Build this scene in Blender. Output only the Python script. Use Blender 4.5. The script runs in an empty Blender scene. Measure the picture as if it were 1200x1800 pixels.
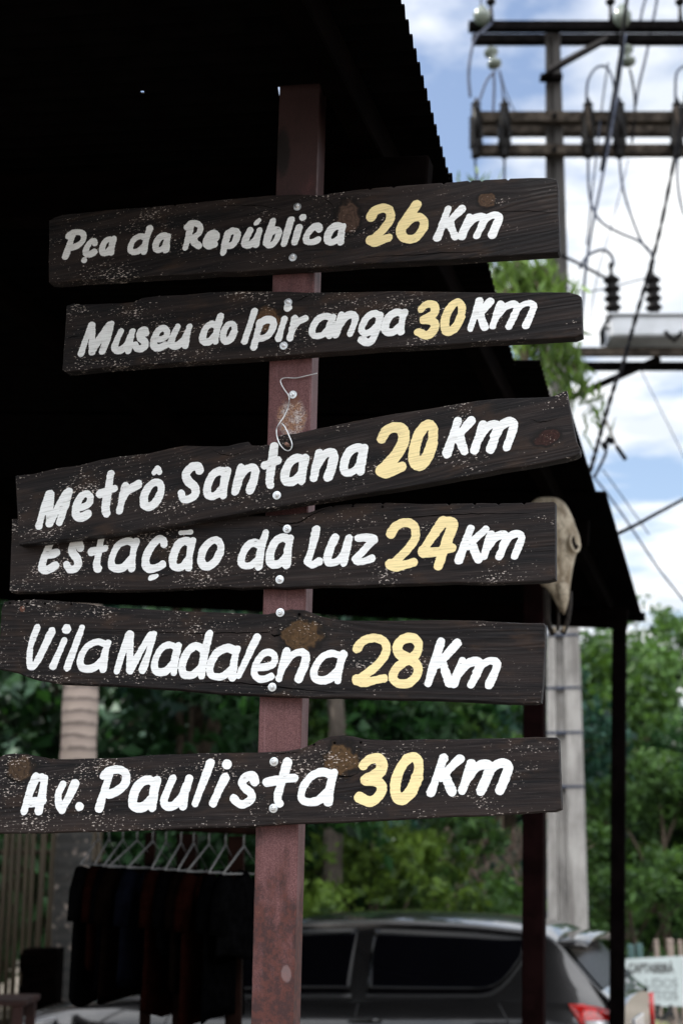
import bpy, math, random
import numpy as np
from mathutils import Vector, Matrix
R = math.radians
random.seed(7); RNG = np.random.default_rng(7)
S = bpy.context.scene
COL = S.collection

# ------------------------------------------------------------------ camera, sky, sun, exposure
CAM_Z = 1.78
PITCH = R(14.0)
FPX = 2500.0
cam_d = bpy.data.cameras.new('camera'); cam = bpy.data.objects.new('camera', cam_d); COL.objects.link(cam)
cam.location = (0, 0, CAM_Z); cam.rotation_euler = (R(90)+PITCH, 0, 0)
cam_d.sensor_fit = 'VERTICAL'; cam_d.sensor_height = 36.0; cam_d.lens = 50.0
cam_d.clip_start = 0.05; cam_d.clip_end = 2000
cam_d.dof.use_dof = True; cam_d.dof.focus_distance = 2.70; cam_d.dof.aperture_fstop = 4.2
S.camera = cam

SUN_EL = R(54); SUN_ROT = math.atan2(-0.85, 0.22)
W = bpy.data.worlds.new('World'); S.world = W; W.use_nodes = True
nt = W.node_tree; nt.nodes.clear()
def wn(t): return nt.nodes.new(t)
def wl(a, b): nt.links.new(a, b)
sky = wn('ShaderNodeTexSky'); sky.sky_type = 'NISHITA'; sky.sun_disc = False
sky.sun_elevation = SUN_EL; sky.sun_rotation = SUN_ROT; sky.air_density = 1.0; sky.dust_density = 1.0; sky.ozone_density = 2.0
tc = wn('ShaderNodeTexCoord'); sep = wn('ShaderNodeSeparateXYZ'); wl(tc.outputs['Generated'], sep.inputs[0])
mx = wn('ShaderNodeMath'); mx.operation = 'MAXIMUM'; wl(sep.outputs[2], mx.inputs[0]); mx.inputs[1].default_value = 0.06
dx = wn('ShaderNodeMath'); dx.operation = 'DIVIDE'; wl(sep.outputs[0], dx.inputs[0]); wl(mx.outputs[0], dx.inputs[1])
dy = wn('ShaderNodeMath'); dy.operation = 'DIVIDE'; wl(sep.outputs[1], dy.inputs[0]); wl(mx.outputs[0], dy.inputs[1])
cmb = wn('ShaderNodeCombineXYZ'); wl(dx.outputs[0], cmb.inputs[0]); wl(dy.outputs[0], cmb.inputs[1]); cmb.inputs[2].default_value = 5.2
cn = wn('ShaderNodeTexNoise'); cn.inputs['Scale'].default_value = 1.5; cn.inputs['Detail'].default_value = 8; cn.inputs['Roughness'].default_value = 0.55
wl(cmb.outputs[0], cn.inputs['Vector'])
cr = wn('ShaderNodeValToRGB'); cr.color_ramp.elements[0].position = 0.41; cr.color_ramp.elements[1].position = 0.53
wl(cn.outputs['Fac'], cr.inputs[0])
cn2 = wn('ShaderNodeTexNoise'); cn2.inputs['Scale'].default_value = 3.5; cn2.inputs['Detail'].default_value = 5
wl(cmb.outputs[0], cn2.inputs['Vector'])
ccol = wn('ShaderNodeMix'); ccol.data_type = 'RGBA'
ccol.inputs[6].default_value = (6.6, 7.1, 7.8, 1); ccol.inputs[7].default_value = (9.8, 9.9, 10.0, 1)
cr2 = wn('ShaderNodeValToRGB'); cr2.color_ramp.elements[0].position = 0.35; cr2.color_ramp.elements[1].position = 0.6
wl(cn2.outputs['Fac'], cr2.inputs[0]); wl(cr2.outputs[0], ccol.inputs[0])
skm = wn('ShaderNodeMix'); skm.data_type = 'RGBA'; skm.blend_type = 'MULTIPLY'; skm.inputs[0].default_value = 1.0
wl(sky.outputs[0], skm.inputs[6]); skm.inputs[7].default_value = (1.75, 1.58, 1.45, 1)
fill_bank = wn('ShaderNodeMapRange'); fill_bank.interpolation_type = 'SMOOTHSTEP'; wl(sep.outputs[1], fill_bank.inputs[0])  # added fill: extra-bright sky zone behind the camera to light the boards
fill_bank.inputs[1].default_value = 0.25; fill_bank.inputs[2].default_value = -0.35; fill_bank.inputs[3].default_value = 0.0; fill_bank.inputs[4].default_value = 1.0
bel = wn('ShaderNodeMapRange'); bel.interpolation_type = 'SMOOTHSTEP'; wl(sep.outputs[2], bel.inputs[0]); bel.inputs[1].default_value = 0.14; bel.inputs[2].default_value = 0.55; bel.inputs[3].default_value = 0.06
fill_bank_ = fill_bank; fill_bank = wn('ShaderNodeMath'); fill_bank.operation = 'MULTIPLY'; wl(fill_bank_.outputs[0], fill_bank.inputs[0]); wl(bel.outputs[0], fill_bank.inputs[1])
cov = wn('ShaderNodeMath'); cov.operation = 'MAXIMUM'; wl(cr.outputs[0], cov.inputs[0])
bk2 = wn('ShaderNodeMath'); bk2.operation = 'MULTIPLY'; wl(fill_bank.outputs[0], bk2.inputs[0]); bk2.inputs[1].default_value = 0.90; wl(bk2.outputs[0], cov.inputs[1])
ccb = wn('ShaderNodeMix'); ccb.data_type = 'RGBA'; wl(fill_bank.outputs[0], ccb.inputs[0]); wl(ccol.outputs[2], ccb.inputs[6]); ccb.inputs[7].default_value = (31.0, 31.4, 32.2, 1)
wmix = wn('ShaderNodeMix'); wmix.data_type = 'RGBA'
wl(cov.outputs[0], wmix.inputs[0]); wl(skm.outputs[2], wmix.inputs[6]); wl(ccb.outputs[2], wmix.inputs[7])
bg = wn('ShaderNodeBackground'); bg.inputs[1].default_value = 0.09
wl(wmix.outputs[2], bg.inputs[0])
wo = wn('ShaderNodeOutputWorld'); wl(bg.outputs[0], wo.inputs[0])

sd = bpy.data.lights.new('sun', 'SUN'); sd.energy = 4.2; sd.angle = R(0.5); sd.color = (1.0, 0.95, 0.87)
sun = bpy.data.objects.new('sun', sd); COL.objects.link(sun)
to_sun = Vector((math.sin(SUN_ROT)*math.cos(SUN_EL), math.cos(SUN_ROT)*math.cos(SUN_EL), math.sin(SUN_EL)))
sun.rotation_euler = to_sun.to_track_quat('Z', 'Y').to_euler()
sun.location = (-10, -10, 20)

S.view_settings.view_transform = 'Standard'; S.view_settings.look = 'None'
S.view_settings.gamma = 1.0; S.view_settings.exposure = 0.60

# ------------------------------------------------------------------ helpers
def ray(px, py):
    a, b = (px-600)/FPX, (900-py)/FPX
    cp, sp = math.cos(PITCH), math.sin(PITCH)
    return Vector((a, cp - b*sp, sp + b*cp))
def at_y(px, py, Y):
    d = ray(px, py); t = Y/d.y
    return Vector((d.x*t, Y, CAM_Z + d.z*t))
def at_plane(px, py, p0, n):
    d = ray(px, py); o = Vector((0, 0, CAM_Z))
    t = (p0-o).dot(n)/d.dot(n)
    return o + d*t

def tag(o, label=None, cat=None, group=None, kind=None):
    if label: o['label'] = label
    if cat: o['category'] = cat
    if group: o['group'] = group
    if kind: o['kind'] = kind
    return o
def empty(name, loc, label=None, cat=None, group=None, rot=None):
    o = bpy.data.objects.new(name, None); COL.objects.link(o); o.empty_display_size = 0.1
    o.location = loc
    if rot is not None: o.rotation_euler = rot.to_euler()
    return tag(o, label, cat, group)
def mat_world(o):
    m = Matrix.Identity(4)
    while o is not None:
        m = Matrix.LocRotScale(o.location, o.rotation_euler, o.scale) @ m
        o = o.parent
    return m

class MB:
    """collects shapes (world or local coordinates) and links them as one mesh object"""
    def __init__(self): self.v = []; self.f = []; self.s = []
    def add(self, vs, fs, smooth=False):
        b = len(self.v); self.v.extend([tuple(p) for p in vs])
        self.f.extend([tuple(i+b for i in f) for f in fs]); self.s.extend([smooth]*len(fs)); return self
    def box(self, c, size, rot=None, bevel=0.0):
        sx, sy, sz = size[0]/2, size[1]/2, size[2]/2
        M = rot if rot is not None else Matrix.Identity(3)
        c = Vector(c)
        if bevel <= 0:
            P = [M @ Vector((x*sx, y*sy, z*sz)) + c for z in (-1, 1) for y in (-1, 1) for x in (-1, 1)]
            F = [(0,2,3,1),(4,5,7,6),(0,1,5,4),(2,6,7,3),(0,4,6,2),(1,3,7,5)]
            return self.add(P, F)
        # bevelled: three nested corner points per corner
        P = []; idx = {}
        for x in (-1,1):
            for y in (-1,1):
                for z in (-1,1):
                    for a in range(3):
                        q = [x*(sx-bevel), y*(sy-bevel), z*(sz-bevel)]
                        q[a] = (x*sx, y*sy, z*sz)[a]
                        idx[(x,y,z,a)] = len(P); P.append(M @ Vector(q) + c)
        F = []
        for a in range(3):
            b_, c_ = (a+1) % 3, (a+2) % 3
            for s in (-1, 1):
                q = []
                for (p, r) in ((-1,-1),(1,-1),(1,1),(-1,1)):
                    k = [0,0,0]; k[a] = s; k[b_] = p; k[c_] = r; q.append(idx[(k[0],k[1],k[2],a)])
                F.append(tuple(q if s > 0 else q[::-1]))
            for p in (-1,1):
                for r in (-1,1):   # edge along axis a between faces b_ and c_
                    k0 = [0,0,0]; k0[b_] = p; k0[c_] = r; k1 = list(k0); k0[a] = -1; k1[a] = 1
                    q = [idx[(*k0,b_)], idx[(*k1,b_)], idx[(*k1,c_)], idx[(*k0,c_)]]
                    F.append(tuple(q if p*r > 0 else q[::-1]))
        for x in (-1,1):
            for y in (-1,1):
                for z in (-1,1):
                    q = [idx[(x,y,z,0)], idx[(x,y,z,1)], idx[(x,y,z,2)]]
                    F.append(tuple(q if x*y*z > 0 else q[::-1]))
        return self.add(P, F)
    def bar(self, p, q, w, h=None, up=Vector((0,0,1)), bevel=0.0):
        p, q = Vector(p), Vector(q); d = q-p; L = d.length; x = d.normalized()
        y = up.cross(x)
        if y.length < 1e-4: y = Vector((0,1,0)).cross(x)
        y.normalize(); z = x.cross(y)
        M = Matrix((x, y, z)).transposed()
        return self.box((p+q)/2, (L, w, h or w), M, bevel)
    def tube(self, pts, r, n=8, caps=True, smooth=True):
        pts = [Vector(p) for p in pts]; m = len(pts)
        rr = r if hasattr(r, '__len__') else [r]*m
        V_ = []; ref = None
        for i, p in enumerate(pts):
            t = (pts[min(i+1,m-1)]-pts[max(i-1,0)]).normalized()
            if ref is None:
                ref = t.orthogonal().normalized()
            else:
                ref = (ref - t*ref.dot(t)); ref = ref.normalized() if ref.length > 1e-6 else t.orthogonal().normalized()
            b = t.cross(ref)
            for k in range(n):
                a = 2*math.pi*k/n; V_.append(p + (ref*math.cos(a)+b*math.sin(a))*rr[i])
        F = [(i*n+k, i*n+(k+1)%n, (i+1)*n+(k+1)%n, (i+1)*n+k) for i in range(m-1) for k in range(n)]
        if caps: F += [tuple(range(n))[::-1], tuple((m-1)*n+k for k in range(n))]
        return self.add(V_, F, smooth)
    def lathe(self, prof, M=None, n=20, smooth=True):
        """prof: list of (r, z), turned about local z, placed with matrix M"""
        M = M or Matrix.Identity(4); V_ = []
        for (r, z) in prof:
            for k in range(n):
                a = 2*math.pi*k/n; V_.append(M @ Vector((r*math.cos(a), r*math.sin(a), z)))
        m = len(prof)
        F = [(i*n+k, i*n+(k+1)%n, (i+1)*n+(k+1)%n, (i+1)*n+k) for i in range(m-1) for k in range(n)]
        F += [tuple(range(n))[::-1], tuple((m-1)*n+k for k in range(n))]
        return self.add(V_, F, smooth)
    def grid(self, rows, smooth=True, closed=False):
        m, n = len(rows), len(rows[0])
        V_ = [p for r in rows for p in r]
        F = [(i*n+j, i*n+(j+1)%n, (i+1)*n+(j+1)%n, (i+1)*n+j) for i in range(m-1) for j in range(n if closed else n-1)]
        return self.add(V_, F, smooth)
    def build(self, name, mat, parent=None, local=False, recalc=True):
        me = bpy.data.meshes.new(name)
        V_ = self.v
        if parent is not None and not local:
            inv = mat_world(parent).inverted(); V_ = [inv @ Vector(p) for p in V_]
        me.from_pydata([tuple(p) for p in V_], [], self.f)
        if recalc:
            import bmesh
            bm = bmesh.new(); bm.from_mesh(me); bmesh.ops.recalc_face_normals(bm, faces=bm.faces); bm.to_mesh(me); bm.free()
        me.polygons.foreach_set('use_smooth', np.array(self.s, dtype=bool))
        if mat: me.materials.append(mat)
        me.update()
        o = bpy.data.objects.new(name, me); COL.objects.link(o)
        if parent is not None: o.parent = parent
        return o
def np_mesh(name, verts, faces, mat, parent=None, smooth=False):
    """verts (n,3), faces (m,k) numpy, same k"""
    me = bpy.data.meshes.new(name); k = faces.shape[1]
    me.vertices.add(len(verts)); me.vertices.foreach_set('co', np.ascontiguousarray(verts, dtype=np.float32).ravel())
    me.loops.add(faces.size); me.loops.foreach_set('vertex_index', np.ascontiguousarray(faces, dtype=np.int32).ravel())
    me.polygons.add(len(faces)); me.polygons.foreach_set('loop_start', np.arange(len(faces), dtype=np.int32)*k)
    me.polygons.foreach_set('loop_total', np.full(len(faces), k, dtype=np.int32))
    me.polygons.foreach_set('use_smooth', np.full(len(faces), smooth, dtype=bool))
    me.update(calc_edges=True); me.validate()
    if mat: me.materials.append(mat)
    o = bpy.data.objects.new(name, me); COL.objects.link(o)
    if parent is not None: o.parent = parent
    return o
def catmull(P, per=8, closed=False):
    P = [np.array(p, float) for p in P]; n = len(P)
    if n == 2 and not closed:
        return [P[0]*(1-t)+P[1]*t for t in np.linspace(0, 1, per+1)]
    out = []
    for i in range(n if closed else n-1):
        if closed: a, b, c, d = P[(i-1)%n], P[i], P[(i+1)%n], P[(i+2)%n]
        else: a, b, c, d = P[max(i-1,0)], P[i], P[i+1], P[min(i+2,n-1)]
        for t in np.linspace(0, 1, per, endpoint=False):
            out.append(0.5*((2*b)+(c-a)*t+(2*a-5*b+4*c-d)*t*t+(3*b-a-3*c+d)*t**3))
    out.append(P[0] if closed else P[-1])
    return out
def copy_tree(o, parent=None):
    c = o.copy(); COL.objects.link(c); c.parent = parent
    for ch in list(o.children): copy_tree(ch, c)
    return c

# ------------------------------------------------------------------ material node helper
class NT:
    def __init__(self, name):
        self.m = bpy.data.materials.new(name); self.m.use_nodes = True
        self.t = self.m.node_tree; self.t.nodes.clear()
        self.out = self.t.nodes.new('ShaderNodeOutputMaterial')
        self.tc = self.t.nodes.new('ShaderNodeTexCoord')
    def n(self, t): return self.t.nodes.new(t)
    def put(self, sock, v):
        if isinstance(v, bpy.types.NodeSocket): self.t.links.new(v, sock)
        elif v is not None:
            try: sock.default_value = v
            except Exception: sock.default_value = (*v, 1) if len(v) == 3 else v
    def math(self, op, a, b=None, c=None, clamp=False):
        x = self.n('ShaderNodeMath'); x.operation = op; x.use_clamp = clamp
        self.put(x.inputs[0], a); self.put(x.inputs[1], b); self.put(x.inputs[2], c); return x.outputs[0]
    def mapping(self, scale=(1,1,1), loc=(0,0,0), rot=(0,0,0), src=None):
        x = self.n('ShaderNodeMapping'); x.inputs['Scale'].default_value = scale; x.inputs['Location'].default_value = loc; x.inputs['Rotation'].default_value = rot
        self.t.links.new(src or self.tc.outputs['Object'], x.inputs[0]); return x.outputs[0]
    def noise(self, vec, scale=1.0, detail=4, rough=0.5, dist=0.0):
        x = self.n('ShaderNodeTexNoise'); self.t.links.new(vec, x.inputs['Vector'])
        x.inputs['Scale'].default_value = scale; x.inputs['Detail'].default_value = detail
        x.inputs['Roughness'].default_value = rough; x.inputs['Distortion'].default_value = dist; return x.outputs['Fac']
    def ss(self, v, a, b):
        x = self.n('ShaderNodeMapRange'); x.interpolation_type = 'SMOOTHSTEP'
        self.put(x.inputs[0], v); x.inputs[1].default_value = a; x.inputs[2].default_value = b; return x.outputs[0]
    def mix(self, f, a, b):
        x = self.n('ShaderNodeMix'); x.data_type = 'RGBA'
        self.put(x.inputs[0], f); self.put(x.inputs[6], a); self.put(x.inputs[7], b); return x.outputs[2]
    def xyz(self, vec=None):
        x = self.n('ShaderNodeSeparateXYZ'); self.t.links.new(vec or self.tc.outputs['Object'], x.inputs[0]); return x.outputs
    def comb(self, a, b, c):
        x = self.n('ShaderNodeCombineXYZ'); self.put(x.inputs[0], a); self.put(x.inputs[1], b); self.put(x.inputs[2], c); return x.outputs[0]
    def bump(self, h, strength=0.3, dist=0.002):
        x = self.n('ShaderNodeBump'); x.inputs['Strength'].default_value = strength; x.inputs['Distance'].default_value = dist
        self.t.links.new(h, x.inputs['Height']); return x.outputs[0]
    def bsdf(self, color, rough=0.6, metal=0.0, normal=None, spec=0.5, coat=0.0):
        b = self.n('ShaderNodeBsdfPrincipled'); self.put(b.inputs['Base Color'], color); self.put(b.inputs['Roughness'], rough)
        self.put(b.inputs['Metallic'], metal); b.inputs['Specular IOR Level'].default_value = spec
        b.inputs['Coat Weight'].default_value = coat; b.inputs['Coat Roughness'].default_value = 0.04
        if normal is not None: self.t.links.new(normal, b.inputs['Normal'])
        self.t.links.new(b.outputs[0], self.out.inputs[0]); return b
def simple(name, col, rough=0.6, metal=0.0, var=0.35, scale=8.0, spec=0.5, coat=0.0, stretch=(1,1,1), bump=0.15, bd=0.003):
    k = NT(name); vec = k.mapping(scale=stretch)
    f = k.noise(vec, scale, 6, 0.6)
    c = k.mix(k.ss(f, 0.3, 0.7), tuple(x*(1-var) for x in col), tuple(min(1, x*(1+var)) for x in col))
    k.bsdf(c, rough, metal, k.bump(f, bump, bd) if bump else None, spec, coat); return k.m

def wood_material(name, seed, knots, crack=None, fleck=0.5):
    """dark stained plank: grain runs along local x, bends round the knots; specks of old pale paint"""
    k = NT(name); X, Y, Z = k.xyz()
    yy = Y; kmask = None; kcol = None
    for (cx, cy, rx, ry, hue) in knots:
        ax = k.math('DIVIDE', k.math('SUBTRACT', X, cx), rx*2.4); ay = k.math('DIVIDE', k.math('SUBTRACT', Y, cy), ry*1.5)
        d2 = k.math('ADD', k.math('MULTIPLY', ax, ax), k.math('MULTIPLY', ay, ay))
        g = k.math('POWER', 2.718, k.math('MULTIPLY', d2, -1.0))
        # squeeze the lines away from the knot
        sh = k.math('MULTIPLY', k.math('MULTIPLY', g, ay), -ry*1.15)
        yy = k.math('ADD', yy, sh)
    vec = k.comb(k.math('ADD', X, seed*3.17), yy, k.math('ADD', Z, seed*1.3))
    def st(sx, sy): return k.mapping(scale=(sx, sy, sy), src=vec)
    wav = k.noise(st(2.2, 7), 1.0, 3, 0.5)
    broad = k.noise(st(3.0, 38), 1.0, 4, 0.55)
    fine = k.noise(st(9, 620), 1.0, 5, 0.7)
    line = k.math('SINE', k.math('ADD', k.math('MULTIPLY', yy, 640), k.math('ADD', k.math('MULTIPLY', wav, 30), k.math('MULTIPLY', broad, 14))))
    line = k.math('MULTIPLY_ADD', line, 0.5, 0.5)
    lmask = k.ss(k.noise(st(1.6, 16), 1.0, 2, 0.5), 0.42, 0.62)
    line = k.math('MULTIPLY', line, lmask)
    blot = k.noise(st(11, 26), 1.0, 5, 0.6)
    c = k.mix(k.ss(broad, 0.34, 0.68), (0.0028, 0.0028, 0.0038), (0.020, 0.0142, 0.0128))
    c = k.mix(k.math('MULTIPLY', k.ss(fine, 0.45, 0.75), 0.62), c, (0.058, 0.049, 0.047))
    c = k.mix(k.math('MULTIPLY', line, 0.68), c, (0.0055, 0.0048, 0.005))
    c = k.mix(k.math('MULTIPLY', k.ss(blot, 0.52, 0.72), 0.5), c, (0.044, 0.026, 0.017))
    # knots
    for (cx, cy, rx, ry, hue) in knots:
        wob = k.math('MULTIPLY', k.math('SUBTRACT', k.noise(k.mapping(scale=(46, 46, 1)), 1, 3), 0.5), 1.3)
        ax = k.math('DIVIDE', k.math('SUBTRACT', X, cx), rx); ay = k.math('DIVIDE', k.math('SUBTRACT', Y, cy), ry)
        d = k.math('ADD', k.math('SQRT', k.math('ADD', k.math('MULTIPLY', ax, ax), k.math('MULTIPLY', ay, ay))), wob)
        ring = k.math('MULTIPLY_ADD', k.math('SINE', k.math('ADD', k.math('MULTIPLY', d, 17), k.math('MULTIPLY', wav, 9))), 0.5, 0.5)
        kn = k.noise(k.mapping(scale=(170, 170, 1)), 1, 4, 0.65)
        kc = k.mix(k.math('MULTIPLY', ring, 0.6), hue, tuple(x*0.38 for x in hue))
        kc = k.mix(k.math('MULTIPLY', k.ss(kn, 0.56, 0.74), 0.65), kc, (0.16, 0.11, 0.075))
        kc = k.mix(k.ss(kn, 0.44, 0.30), kc, (0.008, 0.006, 0.006))
        c = k.mix(k.ss(d, 1.35, 1.02), c, (0.006, 0.005, 0.005))
        c = k.mix(k.math('MULTIPLY', k.ss(d, 1.08, 0.70), 0.88), c, kc)
    # specks of pale paint, more of them towards the left end
    sp = k.noise(k.mapping(scale=(150, 340, 340), loc=(seed*7, seed*3, 0)), 1.0, 3, 0.6)
    area = k.noise(k.mapping(scale=(8, 16, 1), loc=(seed, seed*2, 0)), 1.0, 4, 0.65)
    thr = k.math('SUBTRACT', sp, k.math('MULTIPLY', k.math('SUBTRACT', area, 0.5), -0.60))
    thr = k.math('SUBTRACT', thr, k.math('MULTIPLY', X, 0.055))
    speck = k.ss(thr, 0.712-0.06*fleck, 0.742-0.06*fleck)
    c = k.mix(k.math('MULTIPLY', speck, 0.75), c, (0.60, 0.53, 0.49))
    # weathered grey arris along the top rim is in the wood itself where Y is beyond the face: lighter raw fibres
    rough_e = k.ss(k.noise(k.mapping(scale=(60, 60, 60)), 1, 3), 0.35, 0.7)
    h = k.math('ADD', k.math('MULTIPLY', fine, 0.6), k.math('ADD', k.math('MULTIPLY', line, -0.7), k.math('MULTIPLY', blot, 0.5)))
    k.bsdf(c, k.math('MULTIPLY_ADD', broad, 0.25, 0.50), 0.0, k.bump(h, 0.55, 0.0016), 0.13)
    return k.m
def paint_material(name, col, seed):
    k = NT(name); X, Y, Z = k.xyz()
    st = k.noise(k.mapping(scale=(14, 420, 1), loc=(seed, 0, 0)), 1, 4, 0.65)
    pat = k.noise(k.mapping(scale=(32, 70, 1), loc=(seed, 2, 0)), 1, 4, 0.6)
    c = k.mix(k.math('MULTIPLY', k.ss(st, 0.45, 0.70), 0.75), col, tuple(x*0.62 for x in col))
    c = k.mix(k.math('MULTIPLY', k.ss(pat, 0.54, 0.74), 0.5), c, tuple(x*0.66*(1.0, 0.98, 0.95)[i] for i, x in enumerate(col)))
    worn = k.math('MULTIPLY', k.ss(k.noise(k.mapping(scale=(60, 380, 1), loc=(seed*5, 1, 0)), 1, 4, 0.7), 0.63, 0.67), k.ss(pat, 0.40, 0.6))
    c = k.mix(worn, c, (0.05, 0.04, 0.035))
    k.bsdf(c, 0.55, 0, k.bump(st, 0.35, 0.0008), 0.35); return k.m

# ------------------------------------------------------------------ common materials
M_steel = simple('galvanised_steel', (0.62, 0.64, 0.66), 0.35, 0.85, 0.15, 300, bump=0.1, bd=0.0005)
M_nut = simple('bright_nut', (0.72, 0.73, 0.74), 0.25, 0.9, 0.1, 300, bump=0)
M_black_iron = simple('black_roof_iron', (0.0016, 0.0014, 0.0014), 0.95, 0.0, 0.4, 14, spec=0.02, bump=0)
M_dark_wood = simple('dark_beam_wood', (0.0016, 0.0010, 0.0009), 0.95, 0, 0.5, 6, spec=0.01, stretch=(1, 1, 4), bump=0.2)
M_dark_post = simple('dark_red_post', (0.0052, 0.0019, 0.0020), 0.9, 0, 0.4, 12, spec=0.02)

# ------------------------------------------------------------------ ground and hill
gk = NT('ground_dirt')
g1 = gk.noise(gk.mapping(scale=(1, 1, 1)), 0.8, 8, 0.6); g2 = gk.noise(gk.mapping(scale=(1, 1, 1)), 14, 6, 0.7)
gc = gk.mix(gk.ss(g1, 0.35, 0.65), (0.13, 0.115, 0.098), (0.22, 0.20, 0.172))
gc = gk.mix(gk.math('MULTIPLY', gk.ss(g2, 0.5, 0.7), 0.4), gc, (0.09, 0.078, 0.066))
gk.bsdf(gc, 0.95, 0, gk.bump(g2, 0.5, 0.02), 0.2)
gb = MB(); N = 40
def hill_h(x, y):
    # flat yard, then a wooded slope behind, lower towards the right
    t = min(max((y-26)/44, 0), 1); t = t*t*(3-2*t)
    top = 15.0 - 0.75*min(max(x-1, 0), 15.5) - 0.0*x
    return t*max(top, 3.5)
gb.add([(-400, -400, 0), (400, -400, 0), (400, 400, 0), (-400, 400, 0)], [(0, 1, 2, 3)])
tag(gb.build('ground', gk.m), kind='structure')
hk = NT('hill_soil'); hf = hk.noise(hk.mapping(), 0.7, 6, 0.6)
hk.bsdf(hk.mix(hk.ss(hf, 0.35, 0.65), (0.008, 0.014, 0.008), (0.022, 0.034, 0.016)), 0.95, spec=0.1)
hb = MB(); rows = []
for j in range(41):
    y = 24 + j*3.0
    rows.append([(x, y, hill_h(x, y) - 0.15 + 0.5*math.sin(x*0.31+y*0.2)*min(1, max(0, (y-26)/10))) for x in np.linspace(-90, 90, 61)])
hb.grid(rows); tag(hb.build('hill', hk.m), kind='structure')
# unseen dark floor added under the shed roof to cut bounce light
fk_ = NT('added_dark_floor_earth'); ff_ = fk_.noise(fk_.mapping(), 9, 6, 0.65)
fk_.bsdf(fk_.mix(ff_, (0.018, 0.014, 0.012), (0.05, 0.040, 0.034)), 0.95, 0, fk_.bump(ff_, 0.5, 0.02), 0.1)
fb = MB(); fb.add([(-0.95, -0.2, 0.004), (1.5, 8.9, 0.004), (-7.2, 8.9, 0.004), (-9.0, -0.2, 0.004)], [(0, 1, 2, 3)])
tag(fb.build('added_dark_floor', fk_.m), kind='structure')
# the asphalt lane the car stands on, 4 mm above the yard
ak = NT('asphalt'); af = ak.noise(ak.mapping(), 60, 5, 0.7)
ak.bsdf(ak.mix(af, (0.045, 0.045, 0.047), (0.085, 0.082, 0.08)), 0.9, 0, ak.bump(af, 0.4, 0.01), 0.3)
ab = MB(); ab.add([(-60, 8.95, 0.004), (60, 8.95, 0.004), (60, 15.3, 0.004), (-60, 15.3, 0.004)], [(0, 1, 2, 3)])
tag(ab.build('road', ak.m), kind='structure')

# ------------------------------------------------------------------ signpost and boards
CORNER = at_y(1128, 1080, 9.0)      # far lower corner of the shed roof
TH = R(15.0)
NB = Vector((-math.sin(TH), -math.cos(TH), 0))          # face normal, towards the camera
P0 = at_y(515, 1000, 2.66)
PF = P0 + NB*(-0.030)                                    # front face of the steel post
def post_pt(px, py): return at_plane(px, py, PF, NB)
pk = NT('rusty_painted_steel'); PX, PY, PZ = pk.xyz()
f1 = pk.noise(pk.mapping(), 420, 5, 0.75); f2 = pk.noise(pk.mapping(scale=(1, 1, 0.5)), 26, 6, 0.65); f3 = pk.noise(pk.mapping(), 75, 5, 0.7)
c = pk.mix(pk.ss(f1, 0.38, 0.62), (0.064, 0.019, 0.019), (0.148, 0.061, 0.063))
run = pk.noise(pk.mapping(scale=(1, 1, 0.05)), 95, 4, 0.6)
c = pk.mix(pk.math('MULTIPLY', pk.ss(run, 0.53, 0.70), 0.55), c, (0.070, 0.022, 0.018))
c = pk.mix(pk.math('MULTIPLY', pk.ss(run, 0.42, 0.30), 0.45), c, (0.20, 0.105, 0.11))
c = pk.mix(pk.math('MULTIPLY', pk.ss(f2, 0.54, 0.66), 0.40), c, (0.050, 0.020, 0.022))
low = pk.ss(PZ, 2.02, 1.45)
rust = pk.ss(pk.math('ADD', f2, pk.math('MULTIPLY', low, 0.36)), 0.56, 0.80)  # rust, pushed up towards the foot to paint in the shade there
c = pk.mix(pk.math('MULTIPLY', rust, 0.88), c, pk.mix(pk.ss(f3, 0.4, 0.6), (0.020, 0.0045, 0.0045), (0.066, 0.015, 0.009)))  # rust together with the shade painted in at the foot
sp = pk.math('MULTIPLY', pk.ss(f3, 0.64, 0.70), pk.ss(f2, 0.52, 0.66))
c = pk.mix(pk.math('MULTIPLY', sp, 0.7), c, (0.21, 0.10, 0.055))
# scraped, streaky patch below the loose bolt and a pale smudge low down
def patch(px, py, rx, rz):
    q = post_pt(px, py)
    a = pk.math('DIVIDE', pk.math('SUBTRACT', PX, q.x-P0.x), rx); b = pk.math('DIVIDE', pk.math('SUBTRACT', PZ, q.z), rz)
    d = pk.math('ADD', pk.math('MULTIPLY', a, a), pk.math('MULTIPLY', b, b))
    return pk.ss(pk.math('ADD', d, pk.math('MULTIPLY', pk.math('SUBTRACT', f3, 0.5), 1.6)), 1.2, 0.5)
roof_shade = pk.ss(pk.math('ADD', PZ, pk.math('MULTIPLY', f2, 0.5)), 3.10, 3.42)  # post top painted darker for the shade under the roof
c = pk.mix(pk.math('MULTIPLY', roof_shade, 0.8), c, (0.016, 0.009, 0.009))
c = pk.mix(pk.math('MULTIPLY', patch(497, 268, 0.016, 0.060), 0.92), c, (0.006, 0.004, 0.004))
pa = patch(513, 735, 0.030, 0.042)
c = pk.mix(pk.math('MULTIPLY', pa, pk.ss(f1, 0.40, 0.56)), c, pk.mix(pk.ss(f3, 0.42, 0.6), (0.30, 0.16, 0.09), (0.52, 0.47, 0.45)))
c = pk.mix(pk.math('MULTIPLY', patch(515, 702, 0.014, 0.012), 0.8), c, (0.12, 0.04, 0.018))
c = pk.mix(pk.math('MULTIPLY', patch(503, 1712, 0.010, 0.015), 0.5), c, (0.22, 0.15, 0.15))
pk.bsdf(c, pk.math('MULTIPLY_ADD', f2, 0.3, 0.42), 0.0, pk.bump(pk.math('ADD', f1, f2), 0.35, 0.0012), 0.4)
M_post = pk.m

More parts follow.
